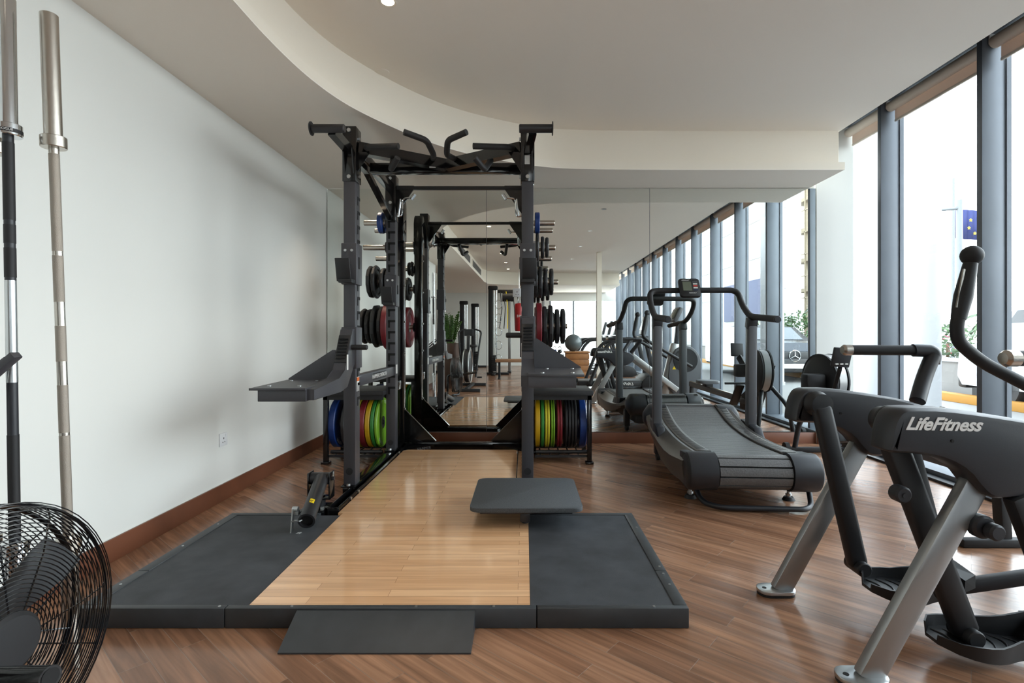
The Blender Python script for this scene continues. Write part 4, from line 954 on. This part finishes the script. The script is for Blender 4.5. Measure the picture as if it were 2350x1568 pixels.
pedal(1.36, 1.70, 2.08, .125, .115); pedal(1.40, 1.78, 1.80, .085, .055)
# pedal bars back to the crank
B().beam((1.68, 2.08, .12), (2.6, 2.0, .30), .045, .05, bev=.01).build('pedal_bar', 'plastic_black', E)
B().beam((1.74, 1.80, .07), (2.6, 1.9, .30), .045, .05, bev=.01).build('pedal_bar', 'plastic_black', E)
# second pair of links with their joint knobs
for x, y, z0, z1 in ((1.49, 1.92, .78, .16), (1.66, 1.66, .62, .20)):
    B().beam((x-.10, y, z0), (x+.06, y, z1), .05, .065, up=(1, 0, .2), bev=.012).build('rear_link', 'plastic_dark', E)
B().cyl((1.25, 1.72, .60), (1.25, 1.765, .60), .028, bev=.006).cyl((1.25, 1.72, .60), (1.25, 1.716, .60), .008).build('joint_knob', 'plastic_black', E)
B().cyl((1.475, 1.625, .51), (1.475, 1.66, .51), .026, bev=.006).cyl((1.465, 1.66, .515), (1.465, 1.70, .515), .038, bev=.008).build('joint_knob', 'plastic_black', E)
# frame to the flywheel housing
for y in (1.74, 2.24): B().beam((1.76, y, .79), (2.55, 1.99+(y-1.99)*.5, .20), .05, .09, up=(.5, 0, 1), bev=.012).build('side_frame', 'silver_paint', E)
B().beam((2.35, 1.99, .10), (2.55, 1.99, .98), .16, .14, up=(1,0,0), bev=.03).build('mast', 'silver_paint', E)
B().prism(smoothpoly([(2.42, .10), (2.40, .55), (2.48, .86), (2.66, .96), (2.84, .9), (2.95, .72), (2.96, .45), (2.86, .14), (2.8, .08)]), 'y', 1.85, 2.13, .02).build('flywheel_housing', 'plastic_grey', E)
for y in (1.845, 2.135): B().cyl((2.68, y-.004, .70), (2.68, y+.004, .70), .2, seg=44).build('flywheel_cover', 'plastic_dark', E)
B().box(2.1, 3.0, 1.93, 2.05, .0, .07, .01).build('base_frame', 'silver_paint', E)
B().box(2.86, 2.94, 1.72, 2.26, .0, .06, .01).build('front_foot', 'plastic_black', E)
B().beam((2.56, 1.99, .95), (2.60, 1.99, 1.36), .09, .06, up=(1,0,0), bev=.01).build('console_post', 'plastic_black', E)
c_ = B().beam((2.50, 1.99, 1.34), (2.62, 1.99, 1.58), .32, .07, up=(-1, 0, .5), bev=.02).build('console', 'plastic_grey', E)
B().beam((2.485, 1.99, 1.40), (2.565, 1.99, 1.56), .24, .02, up=(-1, 0, .5), bev=.005).build('screen', 'lcd', c_)
B().prism([(2.46, .55), (2.52, .55), (2.49, .605)], 'y', 2.130, 2.133).build('warning_label', 'yellow_sticker', E)

# ================================================================== rowing machine
Rw = thing('rowing_machine', 'dark rowing machine with round flywheel cage by the window, behind the trainer', 'rowing machine', (2.75, 4.0, 0))
def ln(y): return 2.56+(y-2.8)*.11
B().beam((ln(4.55), 4.55, .30), (ln(2.78), 2.78, .37), .06, .07, bev=.006).build('monorail', 'plastic_grey', Rw)
B().beam((ln(4.55), 4.55, .34), (ln(2.78), 2.78, .41), .035, .012).build('rail_top', 'steel', Rw)
B().beam((ln(2.82), 2.82, .36), (ln(2.82), 2.80, .03), .06, .05, up=(1,0,0), bev=.004).box(ln(2.8)-.24, ln(2.8)+.24, 2.76, 2.81, .0, .045, .008).build('rear_foot', 'soft_black', Rw)
st = B().prism(rr(ln(3.35)-.15, ln(3.35)+.15, 3.23, 3.47, .07), 'z', .43, .475, .012).build('seat', 'plastic_grey', Rw)
B().box(ln(3.35)-.05, ln(3.35)+.05, 3.27, 3.43, .385, .43, .004).build('seat_carriage', 'plastic_dark', Rw)
B().prism([(4.25, .20), (4.62, .20), (5.0, .78), (4.88, .86), (4.45, .44), (4.25, .36)], 'x', ln(4.6)-.05, ln(4.6)+.05, .01).build('main_body', 'soft_black', Rw)
for s_ in (-1, 1): B().tube([(ln(4.9)+s_*.04, 4.78, .55), (ln(4.9)+s_*.16, 5.0, .32), (ln(4.9)+s_*.20, 5.02, .03)], .024, 12, .1).build('front_leg', 'plastic_black', Rw)
B().box(ln(5)-.30, ln(5)+.30, 4.995, 5.045, .0, .05, .01).build('front_foot', 'soft_black', Rw)
for s_ in (-1, 1): B().cyl((ln(5)+s_*.31, 5.02, .05), (ln(5)+s_*.27, 5.02, .05), .045).build('wheel', 'soft_black', Rw)
for s_ in (-1, 1): B().beam((ln(4.4)+s_*.12, 4.28, .25), (ln(4.4)+s_*.12, 4.50, .52), .10, .03, up=(0,-1,1), bev=.006).build('foot_rest', 'plastic_dark', Rw)
cx_ = 2.745
cg = B().lathe([(0, -.085), (.18, -.085), (.228, -.06), (.235, -.03), (.235, .03), (.228, .06), (.18, .085), (0, .085)], (cx_, 4.78, .71), (1, .12, 0), 44).build('flywheel_cage', 'plastic_dark', Rw)
B().lathe([(.236, -.035), (.239, -.035), (.239, .035), (.236, .035), (.236, -.035)], (cx_, 4.78, .71), (1, .12, 0), 44).build('perforated_band', 'silver_paint', cg)
B().lathe([(.228, -.064), (.244, -.06), (.244, -.046), (.228, -.046)], (cx_, 4.78, .71), (1, .12, 0), 44).lathe([(.228, .046), (.244, .046), (.244, .06), (.228, .064)], (cx_, 4.78, .71), (1, .12, 0), 44).build('cage_rim', 'soft_black', cg)
B().box(cx_-.26, cx_-.09, 4.60, 4.72, .63, .78, .02).build('chain_box', 'soft_black', Rw)
B().beam((2.70, 4.58, .62), (2.645, 4.38, .86), .07, .03, up=(0,-1,1), bev=.006).build('monitor_arm', 'soft_black', Rw)
mo = B().beam((2.63, 4.37, .86), (2.64, 4.33, 1.02), .15, .03, up=(0,-1,0), bev=.008).build('monitor', 'plastic_dark', Rw)
B().beam((2.632, 4.347, .915), (2.639, 4.325, .995), .115, .004, up=(0,-1,0)).build('screen', 'lcd', mo)
for s_ in (-.04, 0, .04): B().box(2.633+s_-.012, 2.633+s_+.012, 4.338, 4.358, .880, .890).build('button', 'label_white', mo)
text('lettering', 'Concept2', .014, frame((2.64, 4.312, 1.008), (1, 0, 0), (0, .2, 1)), 'white_ink', mo)
text('lettering', 'CONCEPT2', .07, frame((ln(4.6)-.052, 4.62, .50), (0, -.6, -.75), (0, -.75, .6)), 'yellow_sticker', Rw)
B().cyl((ln(4.3)-.22, 4.30, .52), (ln(4.3)+.22, 4.30, .52), .014).build('pull_handle', 'soft_black', Rw)

# ================================================================== barbells leaning by the left wall
def barbell(p, q, label, m_shaft, m_sleeve, worn=False):
    p, q = V(p), V(q); d = (q-p).normalized(); L_ = 2.2
    t = thing('barbell', label, 'barbell', tuple(p), group='barbells stored upright by the left wall')
    P_ = lambda s0: p+d*s0
    B().cyl(P_(.44), P_(L_-.44), .0142, seg=24).build('shaft', m_shaft, t)
    for a, c in ((.0, .42), (L_-.42, L_)): B().cyl(P_(a), P_(c), .025, seg=32, bev=.002).build('sleeve', m_sleeve, t)
    for a in (.405, L_-.445): B().cyl(P_(a), P_(a+.038), .036, seg=32, bev=.002).build('collar', m_sleeve, t)
    return t, P_
t, P_ = barbell((-1.533, 1.775, .0), (-1.588, 1.745, 2.2), 'brushed steel barbell standing upright against the left wall', 'steel', 'steel')
for a, c in ((.455, .79), (.80, .96), (1.04, 1.16), (1.24, 1.395), (1.41, 1.735)): B().cyl(P_(a), P_(c), .0147, seg=24).build('knurling', 'steel_rough', t)
t, P_ = barbell((-1.650, 1.70, .015), (-1.672, 1.685, 2.215), 'black shafted barbell with chrome sleeves at the left edge', 'plastic_black', 'chrome')
for a, c in ((.455, .79), (1.30, 1.395), (1.41, 1.47), (1.485, 1.735)): B().cyl(P_(a), P_(c), .0152, seg=24).build('knurling', 'soft_black', t)
B().cyl(P_(.96), P_(1.29), .0149, seg=24).build('bare_section', 'zinc', t)
B().cyl(P_(2.2-.437), P_(2.2-.425), .0366, seg=32).build('collar_band', 'soft_black', t)
text('lettering', 'ROGUE', .010, frame(P_(2.2-.431)+V((.022, -.0295, 0)), (.8, .6, 0), (0, 0, 1)), 'white_ink', t)
t, P_ = barbell((-1.83, 1.78, .0), (-1.835, 1.80, 1.62), 'short brushed steel bar, only its edge in view at the far left', 'steel', 'steel')
t = thing('bar_holder', 'dark sloping steel bracket holding the barbells at the left edge', 'barbell rack', (-1.72, 1.66, 0))
B().beam((-1.78, 1.62, .89), (-1.574, 1.62, 1.068), .03, .022, bev=.003).build('bracket_lip', 'rack_grey', t)
B().prism([(-1.80, .90), (-1.63, 1.045), (-1.63, 1.06), (-1.80, .93)], 'y', 1.635, 1.66, .002).build('bracket_tray', 'rack_grey', t)
B().box(-1.84, -1.78, 1.60, 1.66, 0, .95, .004).build('bracket_post', 'rack_grey', t)
B().box(-1.90, -1.70, 1.50, 1.655, 0, .015, .004).build('holder_base', 'rack_grey', t)

# ================================================================== drum fan
F = thing('floor_fan', 'black caged drum fan at the bottom left corner', 'fan', (-1.31, 1.24, 0))
fc = V((-1.322, 1.25, .388)); ax = V((.99, -.06, .06)).normalized(); fu = V((0, 0, 1)); fu = (fu-ax*fu.dot(ax)).normalized(); fr_ = fu.cross(ax)
def fp(r, a, t): return fc + fr_*(r*math.cos(a)) + fu*(r*math.sin(a)) + ax*t
def circ(bb, r, t, w, n_=56): bb.tube([fp(r, 2*PI*k/n_, t) for k in range(n_)], w, 5, closed=True)
RF = .318
bb = B(); circ(bb, RF, .05, .004); circ(bb, RF, -.05, .006); bb.build('cage_hoop', 'rack_gloss', F, ang=60)
bb = B()
for k in range(26): circ(bb, .07+.0101*k, .05+.05*math.sqrt(max(0, 1-(k/26)**2)), .0015, 48)
for k in range(12):
    a = 2*PI*k/12; bb.tube([fp(.05, a, .10), fp(.20, a, .088), fp(.29, a, .065), fp(RF, a, .045)], .0022, 5)
bb.build('front_guard', 'rack_gloss', F, ang=60)
bb = B()
for k in range(26): circ(bb, .075+.0100*k, -.05-.05*math.sqrt(max(0, 1-(k/26)**2)), .0015, 48)
for k in range(12):
    a = 2*PI*k/12+.13; bb.tube([fp(.05, a, -.10), fp(.20, a, -.088), fp(.29, a, -.065), fp(RF, a, -.045)], .0022, 5)
bb.build('rear_guard', 'rack_gloss', F, ang=60)
bb = B()
for k in range(7): circ(bb, RF+.002, -.04+.0135*k, .0018, 52)
bb.build('side_wires', 'rack_gloss', F, ang=60)
bb = B().cyl(fp(0,0,-.09), fp(0,0,.05), .06, bev=.01); bb.build('motor', 'plastic_dark', F)
B().lathe([(0, 0), (.062, 0), (.07, .008), (.07, .016), (.06, .024), (0, .026)], fp(0,0,.088), ax, 32).build('badge_disc', 'plastic_dark', F)
for k in range(3):
    a0 = 2*PI*k/3+.5; secs = []
    for j in range(6):
        r = .05+.23*j/5; w_ = .42-.02*j; pts = []
        for q in range(5):
            a = a0+(q/4-.5)*w_*(1.3 if j < 5 else 1.1); pts.append(fp(r, a, .025-.05*(q/4)))
        secs.append(pts+[p_+ax*-.003 for p_ in pts[::-1]])
    B().loft(secs)  .build('fan_blade', 'plastic_dark', F, ang=60)
B().cyl((-1.24, 1.13, .385), (-.975, 1.075, .425), .0225, seg=24).build('carry_tube', 'rack_gloss', F)
B().cyl((-.976, 1.0752, .425), (-.974, 1.0748, .4253), .0175, seg=24).build('tube_end', 'hole_black', F)
B().tube([(-1.24, 1.13, .385), (-1.30, 1.12, .30), (-1.30, 1.12, .03)], .018, 12, .05).build('stand_arm', 'rack_gloss', F)
B().tube([(-1.30, 1.12, .02), (-1.42, 1.25, .02), (-1.30, 1.45, .02)], .016, 12, .06).build('stand_foot', 'rack_gloss', F)
B().tube([fp(0, 0, -.08), fp(0, 0, -.16), (fc.x-.17, fc.y, .02)], .02, 12, .06).build('stand_arm', 'rack_gloss', F)
# ================================================================== the gym behind, seen only in the mirrors
def treadmill(x, y, label):
    t = thing('treadmill', label, 'treadmill', (x, y, 0), group='treadmills facing the windows')
    D = lambda a: x+a
    B().box(D(-.95), D(.75), y-.36, y+.36, .06, .17, .02).build('deck', 'soft_black', t)
    B().box(D(-.93), D(.45), y-.25, y+.25, .171, .178).build('running_belt', 'belt', t)
    B().prism(smoothpoly([(D(.35), .0), (D(.35), .17), (D(.5), .30), (D(.85), .30), (D(.98), .15), (D(.98), .0)]), 'y', y-.38, y+.38, .02).build('motor_cover', 'plastic_dark', t)
    for s_ in (-1, 1):
        B().tube([(D(-.72), y+s_*.40, .12), (D(-.45), y+s_*.41, .80), (D(-.28), y+s_*.41, .98), (D(.45), y+s_*.40, 1.02)], .036, 12, .22).build('side_rail', 'plastic_dark', t)
        B().beam((D(.62), y+s_*.38, .2), (D(.42), y+s_*.38, 1.05), .06, .09, up=(1,0,0), bev=.01).build('upright', 'plastic_dark', t)
        B().cyl((D(-.9), y+s_*.3, 0), (D(-.9), y+s_*.3, .06), .03).build('foot', 'soft_black', t)
    B().box(D(.34), D(.50), y-.42, y+.42, .98, 1.10, .03).build('console_bridge', 'plastic_black', t)
    c = B().beam((D(.44), y, 1.12), (D(.54), y, 1.52), .42, .07, up=(-1, 0, .3), bev=.03).build('console', 'plastic_grey', t)
    B().beam((D(.425), y, 1.22), (D(.49), y, 1.46), .30, .02, up=(-1, 0, .3)).build('screen', 'lcd', c)
    text('lettering', 'LifeFitness', .09, frame((D(0), y+.3605, .115), (-1, 0, 0), (0, 0, 1)), 'white_ink', t, shear=.4)
treadmill(2.05, -.25, 'black treadmill nearest in the mirror, facing the windows')
for k, y in enumerate((-3.4, -4.5, -5.6)): treadmill(2.0, y, 'black treadmill far in the mirror, %s behind the cream post' % ('first', 'second', 'third')[k])
def plant(x, y, label):
    t = thing('potted_plant', label, 'plant', (x, y, 0), group='plants in tall pots')
    B().lathe([(0, 0), (.13, 0), (.20, .92), (.205, .95), (.185, .95), (.18, .90), (0, .90)], (x, y, 0), (0, 0, 1), 32).build('pot', 'pot_brown', t)
    bb = B(); st = B()
    for k in range(16):
        a = 2.4*k; l_ = random.uniform(.45, .7); tip = V((x+.26*math.cos(a)*random.uniform(.4, 1), y+.26*math.sin(a)*random.uniform(.4, 1), .9+l_)); o = V((x+.06*math.cos(a), y+.06*math.sin(a), .9))
        st.tube([o, (o+tip)/2+V((0,0,.05)), tip], .008, 6)
        for j in range(2, 12):
            c = o.lerp(tip, j/11)+V((0,0,.05*math.sin(PI*j/11)))
            for s_ in (-1, 1):
                d = V((-math.sin(a)*s_, math.cos(a)*s_, .7)).normalized()*.085; w_ = V((math.cos(a), math.sin(a), 0))*.024
                bb.quad(c, c+d*.5+w_, c+d, c+d*.5-w_)
    st.build('stem', 'leaf_gloss', t); bb.build('foliage', 'leaf_gloss', t)
plant(-1.66, -.18, 'glossy green plant in a tall brown pot, right one of two in the mirror')
plant(-1.90, -1.15, 'green plant in a tall brown pot, left one in the mirror')
# air bike
t = thing('air_bike', 'narrow dark upright exercise bike seen end-on in the left mirror', 'exercise bike', (-1.2, .35, 0))
bx, by = -1.24, .30
B().lathe([(0, -.045), (.30, -.05), (.335, -.03), (.335, .03), (.30, .05), (0, .045)], (bx, by, .50), (1, 0, 0), 36).build('fan_wheel', 'plastic_dark', t)
B().tube([(bx+.055, by+.335*math.cos(2*PI*k/36), .5+.335*math.sin(2*PI*k/36)) for k in range(36)], .012, 8, closed=True).tube([(bx-.055, by+.335*math.cos(2*PI*k/36), .5+.335*math.sin(2*PI*k/36)) for k in range(36)], .012, 8, closed=True).build('wheel_cage', 'zinc', t)
B().beam((bx, by, .5), (bx, by-.15, 1.12), .06, .05, bev=.01).beam((bx, by-.1, .3), (bx, by-.95, .3), .07, .07, bev=.01).build('frame', 'soft_black', t)
for y in (by+.25, by-1.0): B().box(bx-.28, bx+.28, y-.03, y+.03, .0, .06, .01).build('foot_bar', 'soft_black', t)
B().beam((bx, by+.25, .05), (bx, by-1.0, .05), .06, .05).build('base_rail', 'soft_black', t)
B().beam((bx, by-.75, .3), (bx, by-.8, .85), .05, .05).build('seat_post', 'soft_black', t); B().box(bx-.10, bx+.10, by-.95, by-.68, .85, .91, .03).build('saddle', 'soft_black', t)
for s_ in (-1, 1):
    B().tube([(bx+s_*.14, by-.2, .25), (bx+s_*.20, by-.25, .85), (bx+s_*.24, by-.40, 1.2), (bx+s_*.10, by-.42, 1.24)], .018, 10, .08).build('handle', 'soft_black', t)
    B().box(bx+s_*.20-.05, bx+s_*.20+.05, by-.45, by-.35, .22, .25, .006).build('pedal', 'soft_black', t)
B().box(bx-.09, bx+.09, by-.2, by-.15, 1.10, 1.24, .01).build('monitor', 'plastic_dark', t)
# cable tower with ring handles
def tower(x, y, z, label, rings=0, w=.5):
    t = thing('cable_tower', label, 'cable machine', (x, y, 0), group='cable machines')
    for s_ in (-1, 1): B().cyl((x+.03+s_*.035, y, .06), (x+.03+s_*.035, y, z-.08), .012, seg=14).build('guide_rod', 'chrome', t)
    B().box(x-.16, x-.03, y-.05, y+.05, .03, z-.02, .01).build('column', 'soft_black', t)
    B().box(x-.17, x+.10, y-.07, y+.07, z-.12, z, .03).build('head', 'soft_black', t)
    B().box(x-.30, x+.42, y-.07, y+.07, 0, .06, .01).box(x-.05, x+.05, y-w, y+w, 0, .05, .01).build('base', 'soft_black', t)
    for k in range(9): B().box(x-.07, x+.07, y-.07, y+.07, .10+.05*k, .145+.05*k, .004).build('weight_block', 'iron', t)
    for k in range(rings):
        zz = .45+.38*k; B().tube([(x+.13+.09*math.cos(2*PI*j/24), y+.08, zz+.12*math.sin(2*PI*j/24)) for j in range(24)], .008, 6, closed=True).build('ring_handle', 'chrome', t)
tower(-.86, -3.9, 2.5, 'black and chrome cable tower with a column of ring handles, in the mirror', 5)
for k, (x, y) in enumerate(((-3.2, -3.4), (-2.6, -4.6), (-2.1, -5.8), (-1.9, -7.2))): tower(x, y, 2.2, 'tall dark cable machine at the back left in the mirror, %s of its row' % ('nearest', 'second', 'third', 'farthest')[k])
# training rig
t = thing('training_rig', 'dark overhead rig with hanging straps beside the ring tower, in the mirror', 'training rig', (-.1, -4.3, 0))
for x in (-.45, .55):
    B().box(x-.04, x+.04, -4.74, -4.66, 0, 2.40, .004).build('post', 'silver_paint', t); B().box(x-.05, x+.05, -5.05, -4.45, 0, .05, .004).build('foot', 'soft_black', t)
B().box(-.80, .65, -4.75, -4.65, 2.36, 2.46, .006).build('overhead_beam', 'soft_black', t)
for k, x in enumerate((-.72, -.62, -.55, -.35, -.22)): B().tube([(x, -4.62, 2.4), (x+.05, -4.6, 1.9), (x-.02+.03*k, -4.58, 1.3)], .013, 6).build('strap', 'soft_black' if k != 2 else 'yellow_sticker', t)
for k, x in enumerate((-.66, -.50)): B().lathe([(.05, 0), (.13, .0), (.13, .18), (.05, .18)], (x, -4.7, 2.24), (1, 0, 0), 24).build('cable_drum', 'soft_black', t)
t = thing('punch_bag', 'red punch bag hanging right of the training rig, in the mirror', 'punch bag', (-.15, -3.2, 1.2))
B().lathe([(0, 1.22), (.10, 1.22), (.115, 1.25), (.115, 1.92), (.10, 1.96), (0, 1.98)], (-.15, -3.2, 0), (0, 0, 1), 28).build('bag', 'bag_red', t)
for a in range(3): B().tube([(-.15+.09*math.cos(2.1*a), -3.2+.09*math.sin(2.1*a), 1.95), (-.15, -3.2, 2.2)], .006, 6).build('chain', 'chrome', t)
B().cyl((-.15, -3.2, 2.2), (-.15, -3.2, 3.04), .008).build('hanger', 'chrome', t)
text('lettering', 'FIRE', .09, frame((-.13, -3.084, 1.62), (-1, 0, 0), (0, 0, 1)), 'white_ink', t)
# bench
t = thing('weight_bench', 'low bench with a tan pad in front of the rig, in the mirror', 'bench', (-.25, -2.6, 0))
B().box(-.75, .25, -2.72, -2.46, .42, .50, .02).build('pad', 'tan_leather', t)
for x in (-.65, .15): B().box(x-.03, x+.03, -2.8, -2.4, 0, .04, .004).box(x-.03, x+.03, -2.62, -2.56, .04, .42, .004).build('leg', 'soft_black', t)
# store of balls and kettlebells
t = thing('storage_chest', 'low slatted wooden chest seen in the mirror left of the cream post', 'chest', (1.35, -2.6, 0))
B().box(1.05, 1.62, -2.85, -2.35, .0, .66, .01).build('chest_body', 'crate_wood', t); B().box(1.02, 1.65, -2.88, -2.32, .66, .70, .01).build('lid', 'crate_wood', t)
for k in range(4): B().box(1.04, 1.63, -2.348, -2.335, .06+.15*k, .19+.15*k, .004).build('slat', 'crate_wood', t)
o = B().ball((1.25, -2.6, .92), .22, seg=32).build('exercise_ball', 'ball_grey', off=(1.25, -2.6, .70)); tag(o, 'dark grey exercise ball resting on the wooden chest, in the mirror', 'exercise ball')
t = thing('low_shelf', 'low grey shelf holding a row of kettlebells, in the mirror', 'shelf', (.7, -2.4, 0))
B().box(.40, 1.0, -2.55, -2.25, .60, .64, .006).build('shelf_board', 'zinc', t)
for x in (.43, .97): B().box(x-.02, x+.02, -2.52, -2.28, 0, .60, .004).build('leg', 'zinc', t)
for k, (m_, l) in enumerate((('bumper_red', 'red kettlebell'), ('bumper_blue', 'blue kettlebell, left one'), ('bumper_blue', 'blue kettlebell, right one'), ('bumper_black', 'black kettlebell'))):
    x = .50+.13*k; t = thing('kettlebell', l+' on the low grey shelf, in the mirror', 'kettlebell', (x, -2.4, .64), group='kettlebells on the low shelf')
    B().ball((x, -2.4, .70), .058, (1, 1, .95), 20).build('bell', m_, t); B().tube([(x-.03, -2.4, .74), (x-.045, -2.4, .80), (x, -2.4, .83), (x+.045, -2.4, .80), (x+.03, -2.4, .74)], .010, 8, .03).build('handle', 'chrome', t)
